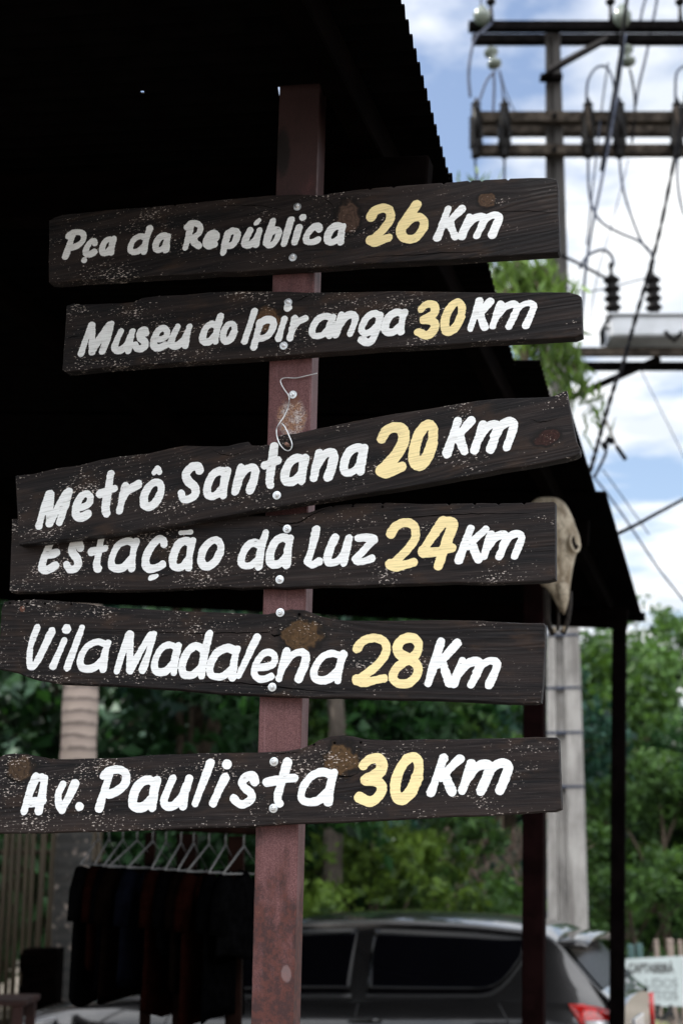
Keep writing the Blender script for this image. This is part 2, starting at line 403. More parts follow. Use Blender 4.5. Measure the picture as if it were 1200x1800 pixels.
post = empty('signpost', (P0.x, P0.y, 0), 'upright rusty maroon steel post carrying the six painted boards', 'post')
L_ = [(441, 1790), (449, 1455), (455, 1250), (462, 1060), (473, 640), (485, 320), (492, 130)]
C_ = [(515, 1790), (524, 1455), (530, 1250), (537, 1060), (548, 640), (558, 320), (564, 130)]
lp = [post_pt(*p) for p in L_]; cp_ = [post_pt(*p) for p in C_]
def ext(a, b, z):
    t = (z-a.z)/(b.z-a.z); return a + (b-a)*t
lp = [ext(lp[0], lp[-1], 0.0)] + lp + [ext(lp[0], lp[-1], CORNER.z+0.10)]
cp_ = [ext(cp_[0], cp_[-1], 0.0)] + cp_ + [ext(cp_[0], cp_[-1], CORNER.z+0.10)]
ax_r = Vector((math.cos(TH), -math.sin(TH), 0))
def post_rows(l, c_, d0, d1, ch=0.0025):
    rows = []
    for a, b in zip(l, c_):
        a0, b0 = a - NB*d0, b - NB*d0; a1, b1 = a - NB*d1, b - NB*d1
        rows.append([a0+ax_r*ch, b0-ax_r*ch, b0-NB*ch, b1+NB*ch, b1-ax_r*ch, a1+ax_r*ch, a1+NB*ch, a0-NB*ch])
    return rows
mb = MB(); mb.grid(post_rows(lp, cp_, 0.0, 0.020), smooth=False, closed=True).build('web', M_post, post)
l2 = [a + ax_r*0.004 for a in lp]; c2 = [b - ax_r*0.0035 for b in cp_]
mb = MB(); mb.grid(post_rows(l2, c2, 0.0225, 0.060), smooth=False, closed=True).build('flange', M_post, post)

def frame_matrix(ang):
    """board frame: x along the board in the sign plane, y up, z to the viewer"""
    x = (ax_r*math.cos(ang) + Vector((0, 0, 1))*math.sin(ang)); z = NB; y = z.cross(x)
    return Matrix((x, y, z)).transposed().to_4x4()
def bolt(parent, loc, rot, name='bolt'):
    Mx = Matrix.Translation(loc) @ Matrix.Rotation(rot, 4, 'Z')
    b = MB(); b.lathe([(0.0045, 0.0), (0.0082, 0.0), (0.0082, 0.0012), (0.0045, 0.0016)], Mx, 22, smooth=False)
    w = b.build(name, M_steel, parent, local=True)
    n_ = MB(); n_.lathe([(0.0048, 0.0017), (0.0048, 0.0058), (0.0040, 0.0066), (0.0018, 0.0066)], Mx, 6, smooth=False)
    n_.build('nut', M_nut, w, local=True)
    s_ = MB(); s_.lathe([(0.0020, 0.0064), (0.0020, 0.0092), (0.0014, 0.0098)], Mx, 12, smooth=False).build('thread_end', M_steel, w, local=True)
    return w

# ---- brush-stroke alphabet: polylines in the letter's ink box, (0,0) lower left, (1,1) upper right; italic is baked in
def ell(cx, cy, rx, ry, sh, a0=0, n=12, clock=1):
    pts = []
    for i in range(n+1):
        a = a0 + clock*2*math.pi*i/n
        pts.append((cx+rx*math.cos(a)+sh*math.sin(a), cy+ry*math.sin(a)))
    return pts
GL = {
 'a': [[(0.92,0.90),(0.64,1.0),(0.28,0.84),(0.05,0.44),(0.03,0.12),(0.22,0.0),(0.52,0.06),(0.82,0.34)], [(1.0,0.97),(0.88,0.55),(0.82,0.0)]],
 'd': [[(0.76,0.62),(0.52,0.70),(0.23,0.58),(0.04,0.30),(0.03,0.08),(0.20,0.0),(0.46,0.05),(0.74,0.26)], [(1.0,1.0),(0.80,0.48),(0.72,0.0)]],
 'e': [[(0.10,0.42),(0.52,0.43),(0.94,0.58),(1.0,0.86),(0.74,1.0),(0.38,0.90),(0.06,0.52),(0.0,0.18),(0.18,0.0),(0.50,0.0),(0.84,0.10)]],
 'c': [[(0.98,0.82),(0.90,0.97),(0.66,0.98),(0.34,0.78),(0.05,0.40),(0.04,0.10),(0.26,0.0),(0.56,0.02),(0.90,0.14)]],
 'o': [ell(0.5,0.5,0.42,0.5,0.20)],
 'p': [[(0.34,0.92),(0.16,0.45),(0.0,0.0)], [(0.30,0.86),(0.64,1.0),(0.95,0.94),(0.98,0.74),(0.76,0.44),(0.42,0.32),(0.16,0.36)]],
 'u': [[(0.36,1.0),(0.12,0.52),(0.0,0.16),(0.14,0.0),(0.44,0.05),(0.74,0.34),(0.90,0.70)], [(1.0,0.98),(0.86,0.50),(0.76,0.0)]],
 'b': [[(0.56,1.0),(0.26,0.50),(0.04,0.10)], [(0.04,0.12),(0.30,0.0),(0.68,0.10),(0.98,0.42),(0.98,0.60),(0.74,0.66),(0.36,0.52)]],
 'l': [[(1,1),(0,0)]], 'i': [[(1,1),(0,0)]], 'I': [[(1,1),(0,0)]],
 'r': [[(0.30,0.97),(0.0,0.0)], [(0.12,0.42),(0.42,0.76),(0.98,1.0)]],
 'n': [[(0.28,1.0),(0.0,0.0)], [(0.12,0.40),(0.45,0.86),(0.78,1.0),(0.98,0.86),(0.92,0.50),(0.72,0.02)]],
 'm': [[(0.20,0.98),(0.0,0.02)], [(0.10,0.44),(0.28,0.82),(0.48,0.96),(0.60,0.86),(0.54,0.50),(0.40,0.0)], [(0.52,0.50),(0.66,0.84),(0.86,1.0),(1.0,0.88),(0.94,0.50),(0.82,0.02)]],
 'g': [[(0.94,0.94),(0.66,1.0),(0.32,0.88),(0.07,0.60),(0.04,0.42),(0.22,0.33),(0.52,0.38),(0.86,0.58)], [(1.0,0.96),(0.84,0.48),(0.60,0.10),(0.34,0.0),(0.06,0.10)]],
 's': [[(0.98,0.80),(0.88,0.98),(0.62,0.98),(0.40,0.80),(0.50,0.58),(0.80,0.38),(0.80,0.14),(0.50,0.0),(0.20,0.02),(0.0,0.20)]],
 'S': [[(0.98,0.84),(0.88,0.98),(0.56,0.96),(0.28,0.76),(0.40,0.54),(0.72,0.36),(0.74,0.14),(0.44,0.0),(0.14,0.02),(0.02,0.20)]],
 'M': [[(0.34,0.97),(0.16,0.5),(0.0,0.0)], [(0.38,0.97),(0.36,0.5),(0.36,0.04)], [(0.36,0.06),(0.62,0.5),(0.92,0.98)], [(1.0,1.0),(0.86,0.5),(0.70,0.06)]],
 't': [[(0.74,1.0),(0.52,0.5),(0.38,0.12),(0.46,0.0)], [(0.0,0.52),(0.5,0.58),(1.0,0.62)]],
 'P': [[(0.16,0.84),(0.34,0.96),(0.70,1.0),(0.98,0.88),(0.94,0.62),(0.64,0.42),(0.36,0.36)], [(0.38,0.84),(0.18,0.4),(0.0,0.0)]],
 'R': [[(0.14,0.86),(0.40,1.0),(0.76,0.98),(0.98,0.84),(0.90,0.60),(0.52,0.40)], [(0.36,0.88),(0.18,0.4),(0.0,0.0)], [(0.48,0.42),(0.62,0.2),(0.86,0.06)]],
 'K': [[(0.44,1.0),(0.22,0.5),(0.0,0.0)], [(1.0,0.97),(0.66,0.70),(0.34,0.44)], [(0.50,0.56),(0.58,0.3),(0.72,0.02)]],
 'V': [[(0.38,1.0),(0.14,0.6),(0.06,0.2),(0.12,0.0)], [(0.12,0.0),(0.26,0.02),(0.56,0.36),(0.98,0.93)]],
 'v': [[(0.34,0.96),(0.12,0.60),(0.14,0.22),(0.30,0.0)], [(0.30,0.0),(0.62,0.42),(0.98,1.0)]],
 'A': [[(0.56,1.0),(0.24,0.5),(0.0,0.0)], [(0.60,0.98),(0.84,0.98)], [(0.98,0.96),(0.86,0.5),(0.70,0.0)], [(0.16,0.24),(0.50,0.27),(0.92,0.30)]],
 'E': [[(0.98,1.0),(0.62,0.98),(0.30,0.62),(0.02,0.16),(0.10,0.0),(0.42,0.0),(0.84,0.14)], [(0.22,0.50),(0.56,0.52),(0.92,0.58)]],
 'L': [[(0.74,1.0),(0.40,0.5),(0.02,0.10)], [(0.02,0.10),(0.40,0.0),(0.98,0.10)]],
 'z': [[(0.14,0.98),(0.56,1.0),(0.98,0.92)], [(0.98,0.92),(0.5,0.5),(0.02,0.12)], [(0.02,0.12),(0.14,0.0),(0.50,0.02),(0.86,0.12)]],
 '.': [[(0.5,0.5),(0.52,0.5)]],
 '2': [[(0.02,0.76),(0.20,0.92),(0.56,1.0),(0.90,0.92),(0.96,0.68),(0.70,0.42),(0.26,0.16),(0.0,0.04)], [(0.0,0.06),(0.20,0.0),(0.50,0.04),(0.88,0.10)]],
 '6': [[(0.68,1.0),(0.40,0.72),(0.10,0.40),(0.02,0.18),(0.20,0.0),(0.62,0.0),(0.94,0.24),(1.0,0.48),(0.80,0.62),(0.48,0.58),(0.22,0.42)]],
 '3': [[(0.18,0.84),(0.40,0.97),(0.74,1.0),(0.92,0.88),(0.84,0.68),(0.32,0.50)], [(0.34,0.50),(0.80,0.44),(0.94,0.26),(0.70,0.06),(0.40,0.0),(0.02,0.10)]],
 '0': [ell(0.5,0.5,0.38,0.5,0.22)],
 '8': [[(0.66,0.54),(0.26,0.66),(0.20,0.84),(0.46,0.99),(0.80,1.0),(0.98,0.86),(0.90,0.66),(0.62,0.54),(0.20,0.36),(0.02,0.14),(0.22,0.0),(0.62,0.02),(0.92,0.20),(0.94,0.40),(0.66,0.54)]],
 '4': [[(0.66,1.0),(0.32,0.68),(0.0,0.36)], [(0.0,0.34),(0.04,0.30),(0.50,0.32),(0.96,0.40)], [(0.66,0.98),(0.98,0.92),(0.76,0.5),(0.50,0.0)]],
}
GL['k'] = GL['K']

def value_noise(shape, cx, cy, rng):
    gy, gx = int(shape[0]/cy)+3, int(shape[1]/cx)+3
    g = rng.random((gy, gx))*2-1
    yy = np.arange(shape[0])/cy; xx = np.arange(shape[1])/cx
    y0 = yy.astype(int); x0 = xx.astype(int); fy = (yy-y0)[:, None]; fx = (xx-x0)[None, :]
    fy = fy*fy*(3-2*fy); fx = fx*fx*(3-2*fx)
    return (g[np.ix_(y0, x0)]*(1-fy)*(1-fx)+g[np.ix_(y0+1, x0)]*fy*(1-fx)+g[np.ix_(y0, x0+1)]*(1-fy)*fx+g[np.ix_(y0+1, x0+1)]*fy*fx)

def stroke_mesh(strokes, cell, z, rng):
    """strokes: list of (points (n,2), radii (n)) in metres -> flat mesh of the painted area (marching squares)"""
    lo = np.min([s[0].min(0)-s[1].max()*1.6 for s in strokes], axis=0); hi = np.max([s[0].max(0)+s[1].max()*1.6 for s in strokes], axis=0)
    nx, ny = int((hi[0]-lo[0])/cell)+3, int((hi[1]-lo[1])/cell)+3
    D = np.full((ny, nx), 1.0)
    for P, rad in strokes:
        m = rad.max()*1.7
        x0, x1 = int((P[:,0].min()-m-lo[0])/cell), int((P[:,0].max()+m-lo[0])/cell)+2
        y0, y1 = int((P[:,1].min()-m-lo[1])/cell), int((P[:,1].max()+m-lo[1])/cell)+2
        x0 = max(x0, 0); y0 = max(y0, 0); x1 = min(x1, nx); y1 = min(y1, ny)
        gx = lo[0]+np.arange(x0, x1)*cell; gy = lo[1]+np.arange(y0, y1)*cell
        GX, GY = np.meshgrid(gx, gy); sub = D[y0:y1, x0:x1]
        for i in range(len(P)-1):
            a, b = P[i], P[i+1]; d = b-a; L2 = max(d@d, 1e-12)
            t = np.clip(((GX-a[0])*d[0]+(GY-a[1])*d[1])/L2, 0, 1)
            dist = np.hypot(GX-a[0]-t*d[0], GY-a[1]-t*d[1]) - (rad[i]*(1-t)+rad[i+1]*t)
            np.minimum(sub, dist, out=sub)
    D += value_noise(D.shape, 0.006/cell, 0.003/cell, rng)*0.0006 + value_noise(D.shape, 0.02/cell, 0.012/cell, rng)*0.0007 + value_noise(D.shape, 0.012/cell, 0.0022/cell, rng)*0.00035
    D = np.clip(D, -1, 1)
    V_ = []; F4 = []; polys = []
    ins = D < 0
    c00, c10, c11, c01 = ins[:-1,:-1], ins[:-1,1:], ins[1:,1:], ins[1:,:-1]
    full = c00 & c10 & c11 & c01; some = (c00 | c10 | c11 | c01) & ~full
    ys, xs = np.nonzero(full)
    X0 = lo[0]+xs*cell; Y0 = lo[1]+ys*cell
    verts = np.stack([np.stack([X0, Y0], 1), np.stack([X0+cell, Y0], 1), np.stack([X0+cell, Y0+cell], 1), np.stack([X0, Y0+cell], 1)], 1).reshape(-1, 2)
    V_ = [(p[0], p[1], z) for p in verts]; polys = [(4*i, 4*i+1, 4*i+2, 4*i+3) for i in range(len(ys))]
    for y, x in zip(*np.nonzero(some)):
        cs = [(x, y), (x+1, y), (x+1, y+1), (x, y+1)]; dv = [D[q[1], q[0]] for q in cs]; poly = []
        for i in range(4):
            j = (i+1) % 4
            if dv[i] < 0: poly.append((lo[0]+cs[i][0]*cell, lo[1]+cs[i][1]*cell))
            if (dv[i] < 0) != (dv[j] < 0):
                t = dv[i]/(dv[i]-dv[j]); poly.append((lo[0]+(cs[i][0]+(cs[j][0]-cs[i][0])*t)*cell, lo[1]+(cs[i][1]+(cs[j][1]-cs[i][1])*t)*cell))
        if len(poly) >= 3:
            b = len(V_); V_.extend([(p[0], p[1], z) for p in poly]); polys.append(tuple(range(b, b+len(poly))))
    return V_, polys

def board_outline(pts, rng, step=4.0, amp=0.7, notch=()):
    out = []; n = len(pts)
    for i in range(n):
        a, b = np.array(pts[i], float), np.array(pts[(i+1) % n], float); L = np.hypot(*(b-a)); k = max(1, int(L/step))
        for j in range(k): out.append(a+(b-a)*j/k)
    out = np.array(out); m = len(out)
    nz = np.zeros(m)
    for per, am in ((26, 0.8), (9, 0.5), (3, 0.35)):
        g = rng.random(int(m/per)+2)*2-1; g[-1] = g[0]; t = np.linspace(0, len(g)-1.001, m); i0 = t.astype(int); fr = t-i0
        nz += am*amp*(g[i0]*(1-fr)+g[i0+1]*fr)
    tng = np.roll(out, -1, 0)-np.roll(out, 1, 0); tng /= np.maximum(np.hypot(tng[:,0], tng[:,1]), 1e-6)[:, None]
    nor = np.stack([tng[:,1], -tng[:,0]], 1)
    return out + nor*nz[:, None]

WHITE = (0.80, 0.82, 0.83); YELLOW = (0.82, 0.68, 0.35)
def signboard(idx, outline, glyphs, knots_px, bolts_px, label, tilt, fwd=0.0, thick=0.026, fleck=0.5, rw=7.2, ry=8.6, ru=7.0, notches=()):
    rng = np.random.default_rng(100+idx)
    o = np.array(outline, float); cpx = (o[:,0].min()+o[:,0].max())/2; cpy = (o[:,1].min()+o[:,1].max())/2
    PP = P0 + NB*fwd
    loc = at_plane(cpx, cpy, PP, NB)
    Mr = frame_matrix(R(tilt)); root = empty('signboard', loc, label, 'sign', 'hand-painted distance boards on the post', rot=Mr)
    inv = (Matrix.Translation(loc) @ Mr).inverted()
    def uv(px, py):
        q = inv @ at_plane(px, py, PP, NB); return (q.x, q.y)
    mpp = (np.hypot(*(np.array(uv(cpx+50, cpy))-np.array(uv(cpx-50, cpy)))))/100
    ol = np.array([uv(*p) for p in board_outline(outline, rng)])
    # notches: little saw-tooth bites in the top edge
    n = len(ol)
    tng = np.roll(ol, -1, 0)-np.roll(ol, 1, 0); tng /= np.maximum(np.hypot(tng[:,0], tng[:,1]), 1e-9)[:, None]
    area = 0.5*np.sum(ol[:,0]*np.roll(ol[:,1], -1)-np.roll(ol[:,0], -1)*ol[:,1])
    nin = np.stack([-tng[:,1], tng[:,0]], 1)*(1 if area > 0 else -1)
    for nx_ in notches:
        u_ = uv(nx_, cpy)[0]
        top = [i for i in range(n) if ol[i,1] > 0]; i = min(top, key=lambda q: abs(ol[q,0]-u_)); ol[i] += nin[i]*0.0035
    sm = lambda A: (np.roll(A,1,0)+2*A+np.roll(A,-1,0))/4
    nin = sm(sm(nin)); b = 0.0024
    Vv = [(*(p+q*b), 0.0) for p, q in zip(ol, nin)] + [(*(p+q*b*0.3), -b*0.35) for p, q in zip(ol, nin)] + [(*p, -b*1.3) for p in ol] + [(*p, -thick) for p in ol]
    F = [tuple(range(n))] + [tuple(range(3*n, 4*n))[::-1]]
    for r_ in range(3):
        F += [(r_*n+i, (r_+1)*n+i, (r_+1)*n+(i+1)%n, r_*n+(i+1)%n) for i in range(n)]
    kn = []
    for (kx, ky, rx, ry_, hue) in knots_px:
        u, v = uv(kx, ky); kn.append((u, v, rx*mpp, ry_*mpp, hue))
    pm = MB(); pm.add(Vv, F); plank = pm.build('plank', wood_material('stained_plank', idx, kn, fleck=fleck), root, local=True)
    groups = {'painted_words': [], 'painted_number': [], 'painted_unit': []}
    slope = math.tan(R(tilt))
    for g in glyphs:
        ch, x0, x1, y0, y1 = g[:5]; kind = g[5] if len(g) > 5 else 'w'
        r0 = {'w': rw, 'y': ry, 'u': ru}[kind]
        if len(g) > 6: r0 = g[6]
        if kind == 'w' and ch != '.': x0 += 0.9; x1 -= 0.9
        w, h = (x1-x0)-2*r0, (y1-y0)-2*r0; w = max(w, 0.5); h = max(h, 0.5)
        sk = GL[ch] if isinstance(ch, str) else ch
        for st in sk:
            q = catmull(st, 7)
            pts = np.array([uv(x0+r0+a[0]*w, y1-r0-a[1]*h - slope*(a[0]-0.5)*w*0.55) for a in q])
            m = len(pts); taper = 1.0 + 0.11*np.sin(np.linspace(0, 3.6, m)+rng.random()*6) + (rng.random()-0.5)*0.06
            groups[{'w': 'painted_words', 'y': 'painted_number', 'u': 'painted_unit'}[kind]].append((pts, r0*mpp*taper))
    for nm, ss_ in groups.items():
        if not ss_: continue
        V_, P_ = stroke_mesh(ss_, 0.00105, 0.0006, rng)
        lm = MB(); lm.v = V_; lm.f = P_; lm.s = [False]*len(P_)
        lm.build(nm, M_yel if nm == 'painted_number' else M_wht, root, local=True, recalc=False)
    for i, (bx, by) in enumerate(bolts_px):
        u, v = uv(bx, by); bolt(root, Vector((u, v, 0.0009)), idx*0.7+i*1.1)
    return root, uv, mpp
M_crack = simple('crack_shadow_gap', (0.0020, 0.0017, 0.0017), 1.0, spec=0.0, bump=0)
def cracks(root, uv, mpp, lines, holes=(), raw=()):
    for pts, wpx in lines:
        m_ = MB()
        q = catmull(pts, 8); rg = np.random.default_rng(len(pts)); q = np.array([uv(*p) for p in q]); q[:,1] += rg.normal(size=len(q))*0.00045
        n = len(q); w = wpx*mpp*0.5*np.sin(np.linspace(0.12, math.pi-0.12, n))*(0.7+0.6*rg.random(n))
        rows = [[(p[0], p[1]-w_, 0.00035), (p[0], p[1]+w_, 0.00035)] for p, w_ in zip(q, w)]; m_.grid(rows, False)
        m_.build('crack', M_crack, root, local=True, recalc=False)
    for (x, y, r) in holes:
        u, v = uv(x, y); k = 9; m_ = MB(); m_.add([(u+math.cos(6.283*i/k)*r*mpp, v+math.sin(6.283*i/k)*r*mpp*0.9, 0.0004) for i in range(k)], [tuple(range(k))])
        m_.build('nail_hole', M_crack, root, local=True, recalc=False)
M_wht = paint_material('white_paint', WHITE, 3.0); M_yel = paint_material('yellow_paint', YELLOW, 9.0)
BRN = (0.060, 0.036, 0.022); ORG = (0.088, 0.050, 0.022); DRK = (0.022, 0.014, 0.010); RED = (0.030, 0.010, 0.008)
def lin(x0, y0, x1, y1, pts):  # free strokes given in pixels inside a box
    return [[((p[0]-x0)/(x1-x0), (y1-p[1])/(y1-y0)) for p in s] for s in pts]

# 1  Pça da República 26 Km
SB1 = signboard(1, [(87,388),(95,383),(110,377),(140,374),(190,368),(240,365),(262,363),(300,360),(380,352),(420,348),(470,343),(520,341),(560,343),(600,337),(650,331),(700,327),(750,323),(800,319),(830,316),(880,314),(930,312),(970,312),(978,315),(980,330),(982,400),(983,440),(980,444),(930,447),(860,451),(800,456),(740,459),(680,462),(620,466),(570,470),(520,471),(470,475),(420,478),(380,478),(330,483),(280,485),(230,488),(190,491),(140,493),(100,497),(86,496),(86,450)],
 [('P',109,155,402,456),('c',144,175,417.5,453),('.',143,154,452,463,'w',5.0),('a',172.5,207,414.5,451),('d',222,270.5,397,449),('a',266.5,303,409,445.5),('R',319,360,387,441.5),
  ('e',355.5,387,404,438.5),('p',385.5,424.5,400.5,450),('u',423.5,463.5,399,436),('l',445,461,383,396.5,'w',4.2),('b',460,497,383,437.5),('l',492,518.5,381,434.5),('i',511,532.5,394,432),('.',526,539,377,388,'w',5.4),('c',530.5,568.5,392,432),('a',568,610.5,391,431.5),
  ('2',643.5,695.5,358,432.5,'y'),('6',695.5,752.5,352.5,427,'y'),('K',762,818,360.5,424,'u'),('m',805,882.5,373,421,'u')],
 [(612,382,22,30,(0.075,0.045,0.033)),(855,352,16,14,(0.075,0.042,0.024))], [(523,364),(515,453)],
 'dark plank reading Pça da República 26 Km, highest board on the post', 4.6, rw=6.1, ry=8.0, ru=6.4, notches=(268,310,655,700,790,835,858,905))
# 2  Museu do Ipiranga 30 km
SB2 = signboard(2, [(117,537),(128,533),(140,534),(180,533),(215,532),(235,530),(250,523),(275,520),(320,518),(370,513),(420,511),(500,512),(540,514),(600,513),(700,511),(800,513),(900,514),(960,513),(1000,513),(1015,517),(1021,521),(1022,560),(1023,588),(1010,593),(940,597),(880,600),(830,602),(780,606),(730,609),(680,611),(620,616),(560,620),(500,625),(440,629),(400,632),(350,635),(300,638),(250,642),(200,646),(150,651),(115,653),(110,649),(113,600)],
 [('M',136,203.5,564,627),('u',195,240.5,576,622),('s',231,265.5,574,619.5),('e',263.5,301,571,617),('u',294,340.5,568,614),('d',349,395,550,607.5),('o',384.5,420,563,606.5),
  ('I',423,454.5,542,606),('p',439,488,556,616),('i',483,507,555,600.5),('.',498,514,533.5,548,'w',6.4),('r',502.5,545,553.5,600),('a',541,592.5,550,596.5),('n',583,632,547,594.5),('g',627,675,545.5,608.5),('a',669,717.5,543,590.5),
  ('3',727.5,773,528,596,'y'),('0',772,820.5,525,590,'y'),('k',820.5,867,523.5,583,'u'),('m',859,943,528,579.5,'u')],
 [(470,562,25,24,(0.095,0.052,0.026))], [(507,532),(499,608)],
 'dark plank reading Museu do Ipiranga 30 km, second board from the top', 2.6, fleck=0.75, rw=6.2, ry=6.7, ru=6.0)
# 4  Estação da Luz 24 Km (its top left corner is behind the Metrô Santana board)
SB4 = signboard(4, [(22,912),(100,910),(250,905),(400,905),(450,906),(480,906),(515,903),(545,900),(565,893),(580,889),(620,885),(680,883),(740,885),(800,885),(850,884),(900,884),(972,882),(975,884),(976,950),(976,1018),(960,1022),(900,1024),(850,1025),(800,1024),(740,1026),(680,1028),(620,1031),(560,1030),(500,1034),(470,1032),(420,1034),(380,1031),(300,1036),(250,1038),(200,1038),(140,1037),(80,1041),(20,1041),(17,1038),(19,980)],
 [('E',66.5,110,944,1008),('s',109.5,150,947,1008),('t',154,193,936,1006.5),('a',188,247.5,944.5,1006),('c',248,297.5,941,1006.5),('l',260,281,1008,1021,'w',4.6),('a',296,346,944,1004.5),('l',313,341,931,941,'w',4.4),('o',345,397.5,942.5,1002.5),
  ('d',416,475,930,1002),('a',466,518,938,999),('L',532.5,569,924,1000),('u',567.5,621,938,996),('z',617,665,938,994),
  ('2',678,740,911,1004.5,'y'),('4',735.5,804,908,1003,'y'),('K',799,860,922,991,'u'),('m',843,922.5,932,985.5,'u')],
 [(300,968,34,30,DRK)], [(505,930),(492,1019)],
 'dark plank reading Estação da Luz 24 Km, partly tucked under the slanting board', 0.6, thick=0.022, fleck=0.8, rw=6.8, ry=8.2, ru=6.7, notches=(585,620,672,790,838,880,925))
# 3  Metrô Santana 20 Km, in front
rootM, uvM, mppM = signboard(3, [(27,836),(60,832),(100,822),(140,817),(180,806),(210,801),(260,796),(300,787),(325,783),(360,784),(400,784),(418,779),(435,776),(439,783),(460,783),(470,781),(478,785),(483,790),(488,780),(485,768),(497,763),(520,761),(560,752),(620,740),(680,729),(740,720),(800,710),(840,704),(880,700),(940,698),(963,697),(975,694),(990,687),(996,686),(998,700),(1005,740),(1012,775),(1019,788),(1018,797),(1010,802),(985,808),(950,815),(900,823),(840,834),(800,841),(740,852),(680,862),(620,871),(560,881),(500,890),(440,899),(380,910),(320,920),(250,931),(180,941),(120,948),(60,956),(33,958),(30,900)],
 [('M',61,129,859.5,929.5),('e',125.5,167,861.5,915.5),('t',168.5,210,826.5,910),('r',202.5,251.5,846,904),('o',244,293,841,897.5),
  (lin(263,820,289,836,[[(267,832),(277,823),(280,824),(285,832)]]),263,289,818,838,'w',5.0),
  ('S',310,360,812.5,884.5),('a',355.5,407,821,879),('n',405.5,458,815,870),('t',457.5,496,778,860),('a',492,544.5,798,853.5),('n',543,595,789,847),('a',595.5,648,780,837.5),
  ('2',661,720,742.5,838.5,'y'),('0',716,772.5,738,825.5,'y'),('K',778,835,732.5,803,'u'),('m',826.5,909.5,736,797,'u')],
 [(962,769,22,13,RED)], [(487,871)],
 'dark plank reading Metrô Santana 20 Km, slanting up to the right with a split corner', 8.0, fwd=0.030, thick=0.026, fleck=0.6, rw=7.2, ry=9.0, ru=7.4)
# 5  Vila Madalena 28 Km
SB5 = signboard(5, [(3,1070),(8,1058),(20,1055),(55,1053),(90,1055),(130,1059),(165,1063),(200,1067),(240,1069),(300,1073),(360,1075),(430,1078),(470,1079),(490,1075),(510,1070),(535,1072),(560,1082),(590,1089),(620,1091),(680,1091),(740,1090),(800,1090),(850,1091),(900,1094),(955,1095),(957,1100),(956,1150),(953,1200),(950,1235),(940,1237),(880,1236),(800,1232),(740,1230),(680,1229),(620,1227),(560,1226),(500,1224),(440,1222),(380,1219),(320,1213),(260,1209),(200,1205),(150,1203),(100,1201),(60,1194),(30,1183),(10,1178),(-4,1176),(0,1120)],
 [('V',42.5,100,1098,1178),('i',86.5,121,1119.5,1178),('.',109,126.5,1096.5,1115.5,'w',7.6),('l',111.5,152,1097.5,1179.5),('a',133.5,198,1121.5,1182.5),('M',198.5,278,1107,1187.5),('a',264,321,1127,1188.5),('d',312.5,376,1107,1194),('a',361,425,1132.5,1197),('l',412.5,459,1114,1194.5),('e',440,490,1140,1199.5),('n',483,546,1139.5,1200),('a',543.5,610.5,1142,1203),
  ('2',619,688.5,1113.5,1208,'y'),('8',681.5,744,1114,1209.5,'y'),('K',745.5,810,1121,1208,'u'),('m',790.5,880,1154,1210.5,'u')],
 [(530,1117,35,27,ORG),(40,1071,6,6,(0.14,0.06,0.04))], [(493,1077),(479,1208)],
 'dark plank reading Vila Madalena 28 Km, with a large tan knot above the writing', -2.6, fleck=0.62, rw=6.5, ry=7.9, ru=6.9, notches=(18,30,48,125,163,200))
# 6  Av. Paulista 30 Km
SB6 = signboard(6, [(-25,1331),(0,1330),(10,1326),(25,1324),(45,1325),(65,1328),(85,1333),(110,1334),(150,1333),(200,1332),(250,1328),(300,1326),(350,1324),(400,1324),(450,1323),(500,1320),(530,1315),(548,1308),(560,1300),(580,1294),(600,1292),(620,1294),(640,1299),(680,1301),(740,1299),(800,1299),(880,1297),(940,1295),(978,1296),(981,1300),(983,1350),(985,1400),(986,1422),(975,1427),(900,1431),(840,1434),(780,1436),(720,1440),(660,1443),(600,1446),(540,1448),(480,1450),(420,1454),(360,1455),(300,1458),(240,1460),(180,1462),(120,1463),(60,1465),(0,1465),(-28,1466),(-27,1400)],
 [('A',35,88,1358.5,1433.5),('v',91,141.5,1370.5,1430),('.',131,149,1408.5,1427,'w',7.6),('P',166,231,1345.5,1427.5),('a',224.5,284.5,1363.5,1427),('u',280,341,1361,1424.5),('l',335,378.5,1334.5,1419.5),('i',366.5,404,1359.5,1419),('.',388.5,409,1334.5,1353,'w',8.0),('s',403,457,1356.5,1420),('t',461,526.5,1332.5,1420),('a',520.5,596,1350,1417),
  ('3',621.5,683,1324,1418,'y'),('0',682.5,747.5,1321.5,1413,'y'),('K',749.5,815.5,1325,1400.5,'u'),('m',804.5,900,1334.5,1398,'u')],
 [(36,1349,28,24,(0.060,0.036,0.020)),(600,1335,29,27,ORG)], [(482,1339),(481,1421)],
 'dark plank reading Av. Paulista 30 Km, lowest board on the post', 1.8, fleck=0.8, rw=7.5, ry=9.0, ru=7.4)

cracks(*SB1, [([(560,345),(580,356),(588,372),(584,388)], 1.6), ([(380,362),(450,361),(510,372)], 1.0), ([(640,452),(760,446),(860,441)], 1.2), ([(860,372),(920,371),(978,374)], 1.0)])
cracks(*SB2, [([(452,575),(462,588),(475,594),(490,592),(500,580)], 1.7), ([(470,588),(500,572),(520,566)], 1.5), ([(520,530),(545,518)], 1.6), ([(140,590),(130,592),(112,596)], 1.3)])
cracks(rootM, uvM, mppM, [([(370,788),(388,798),(410,800),(434,790)], 1.3), ([(930,735),(950,742),(980,735)], 1.2), ([(716,818),(730,821)], 1.4)], [(501,775,1.6)])
cracks(*SB4, [([(470,913),(500,920),(525,918),(548,905),(574,893)], 2.2), ([(484,920),(505,928),(530,922)], 1.5), ([(660,917),(740,908),(840,903),(930,903)], 1.3), ([(290,1000),(305,990),(318,1000)], 2.2), ([(270,1018),(300,1010)], 1.2)], [(585,890,2.0),(620,890,2.2),(672,891,2.3)])
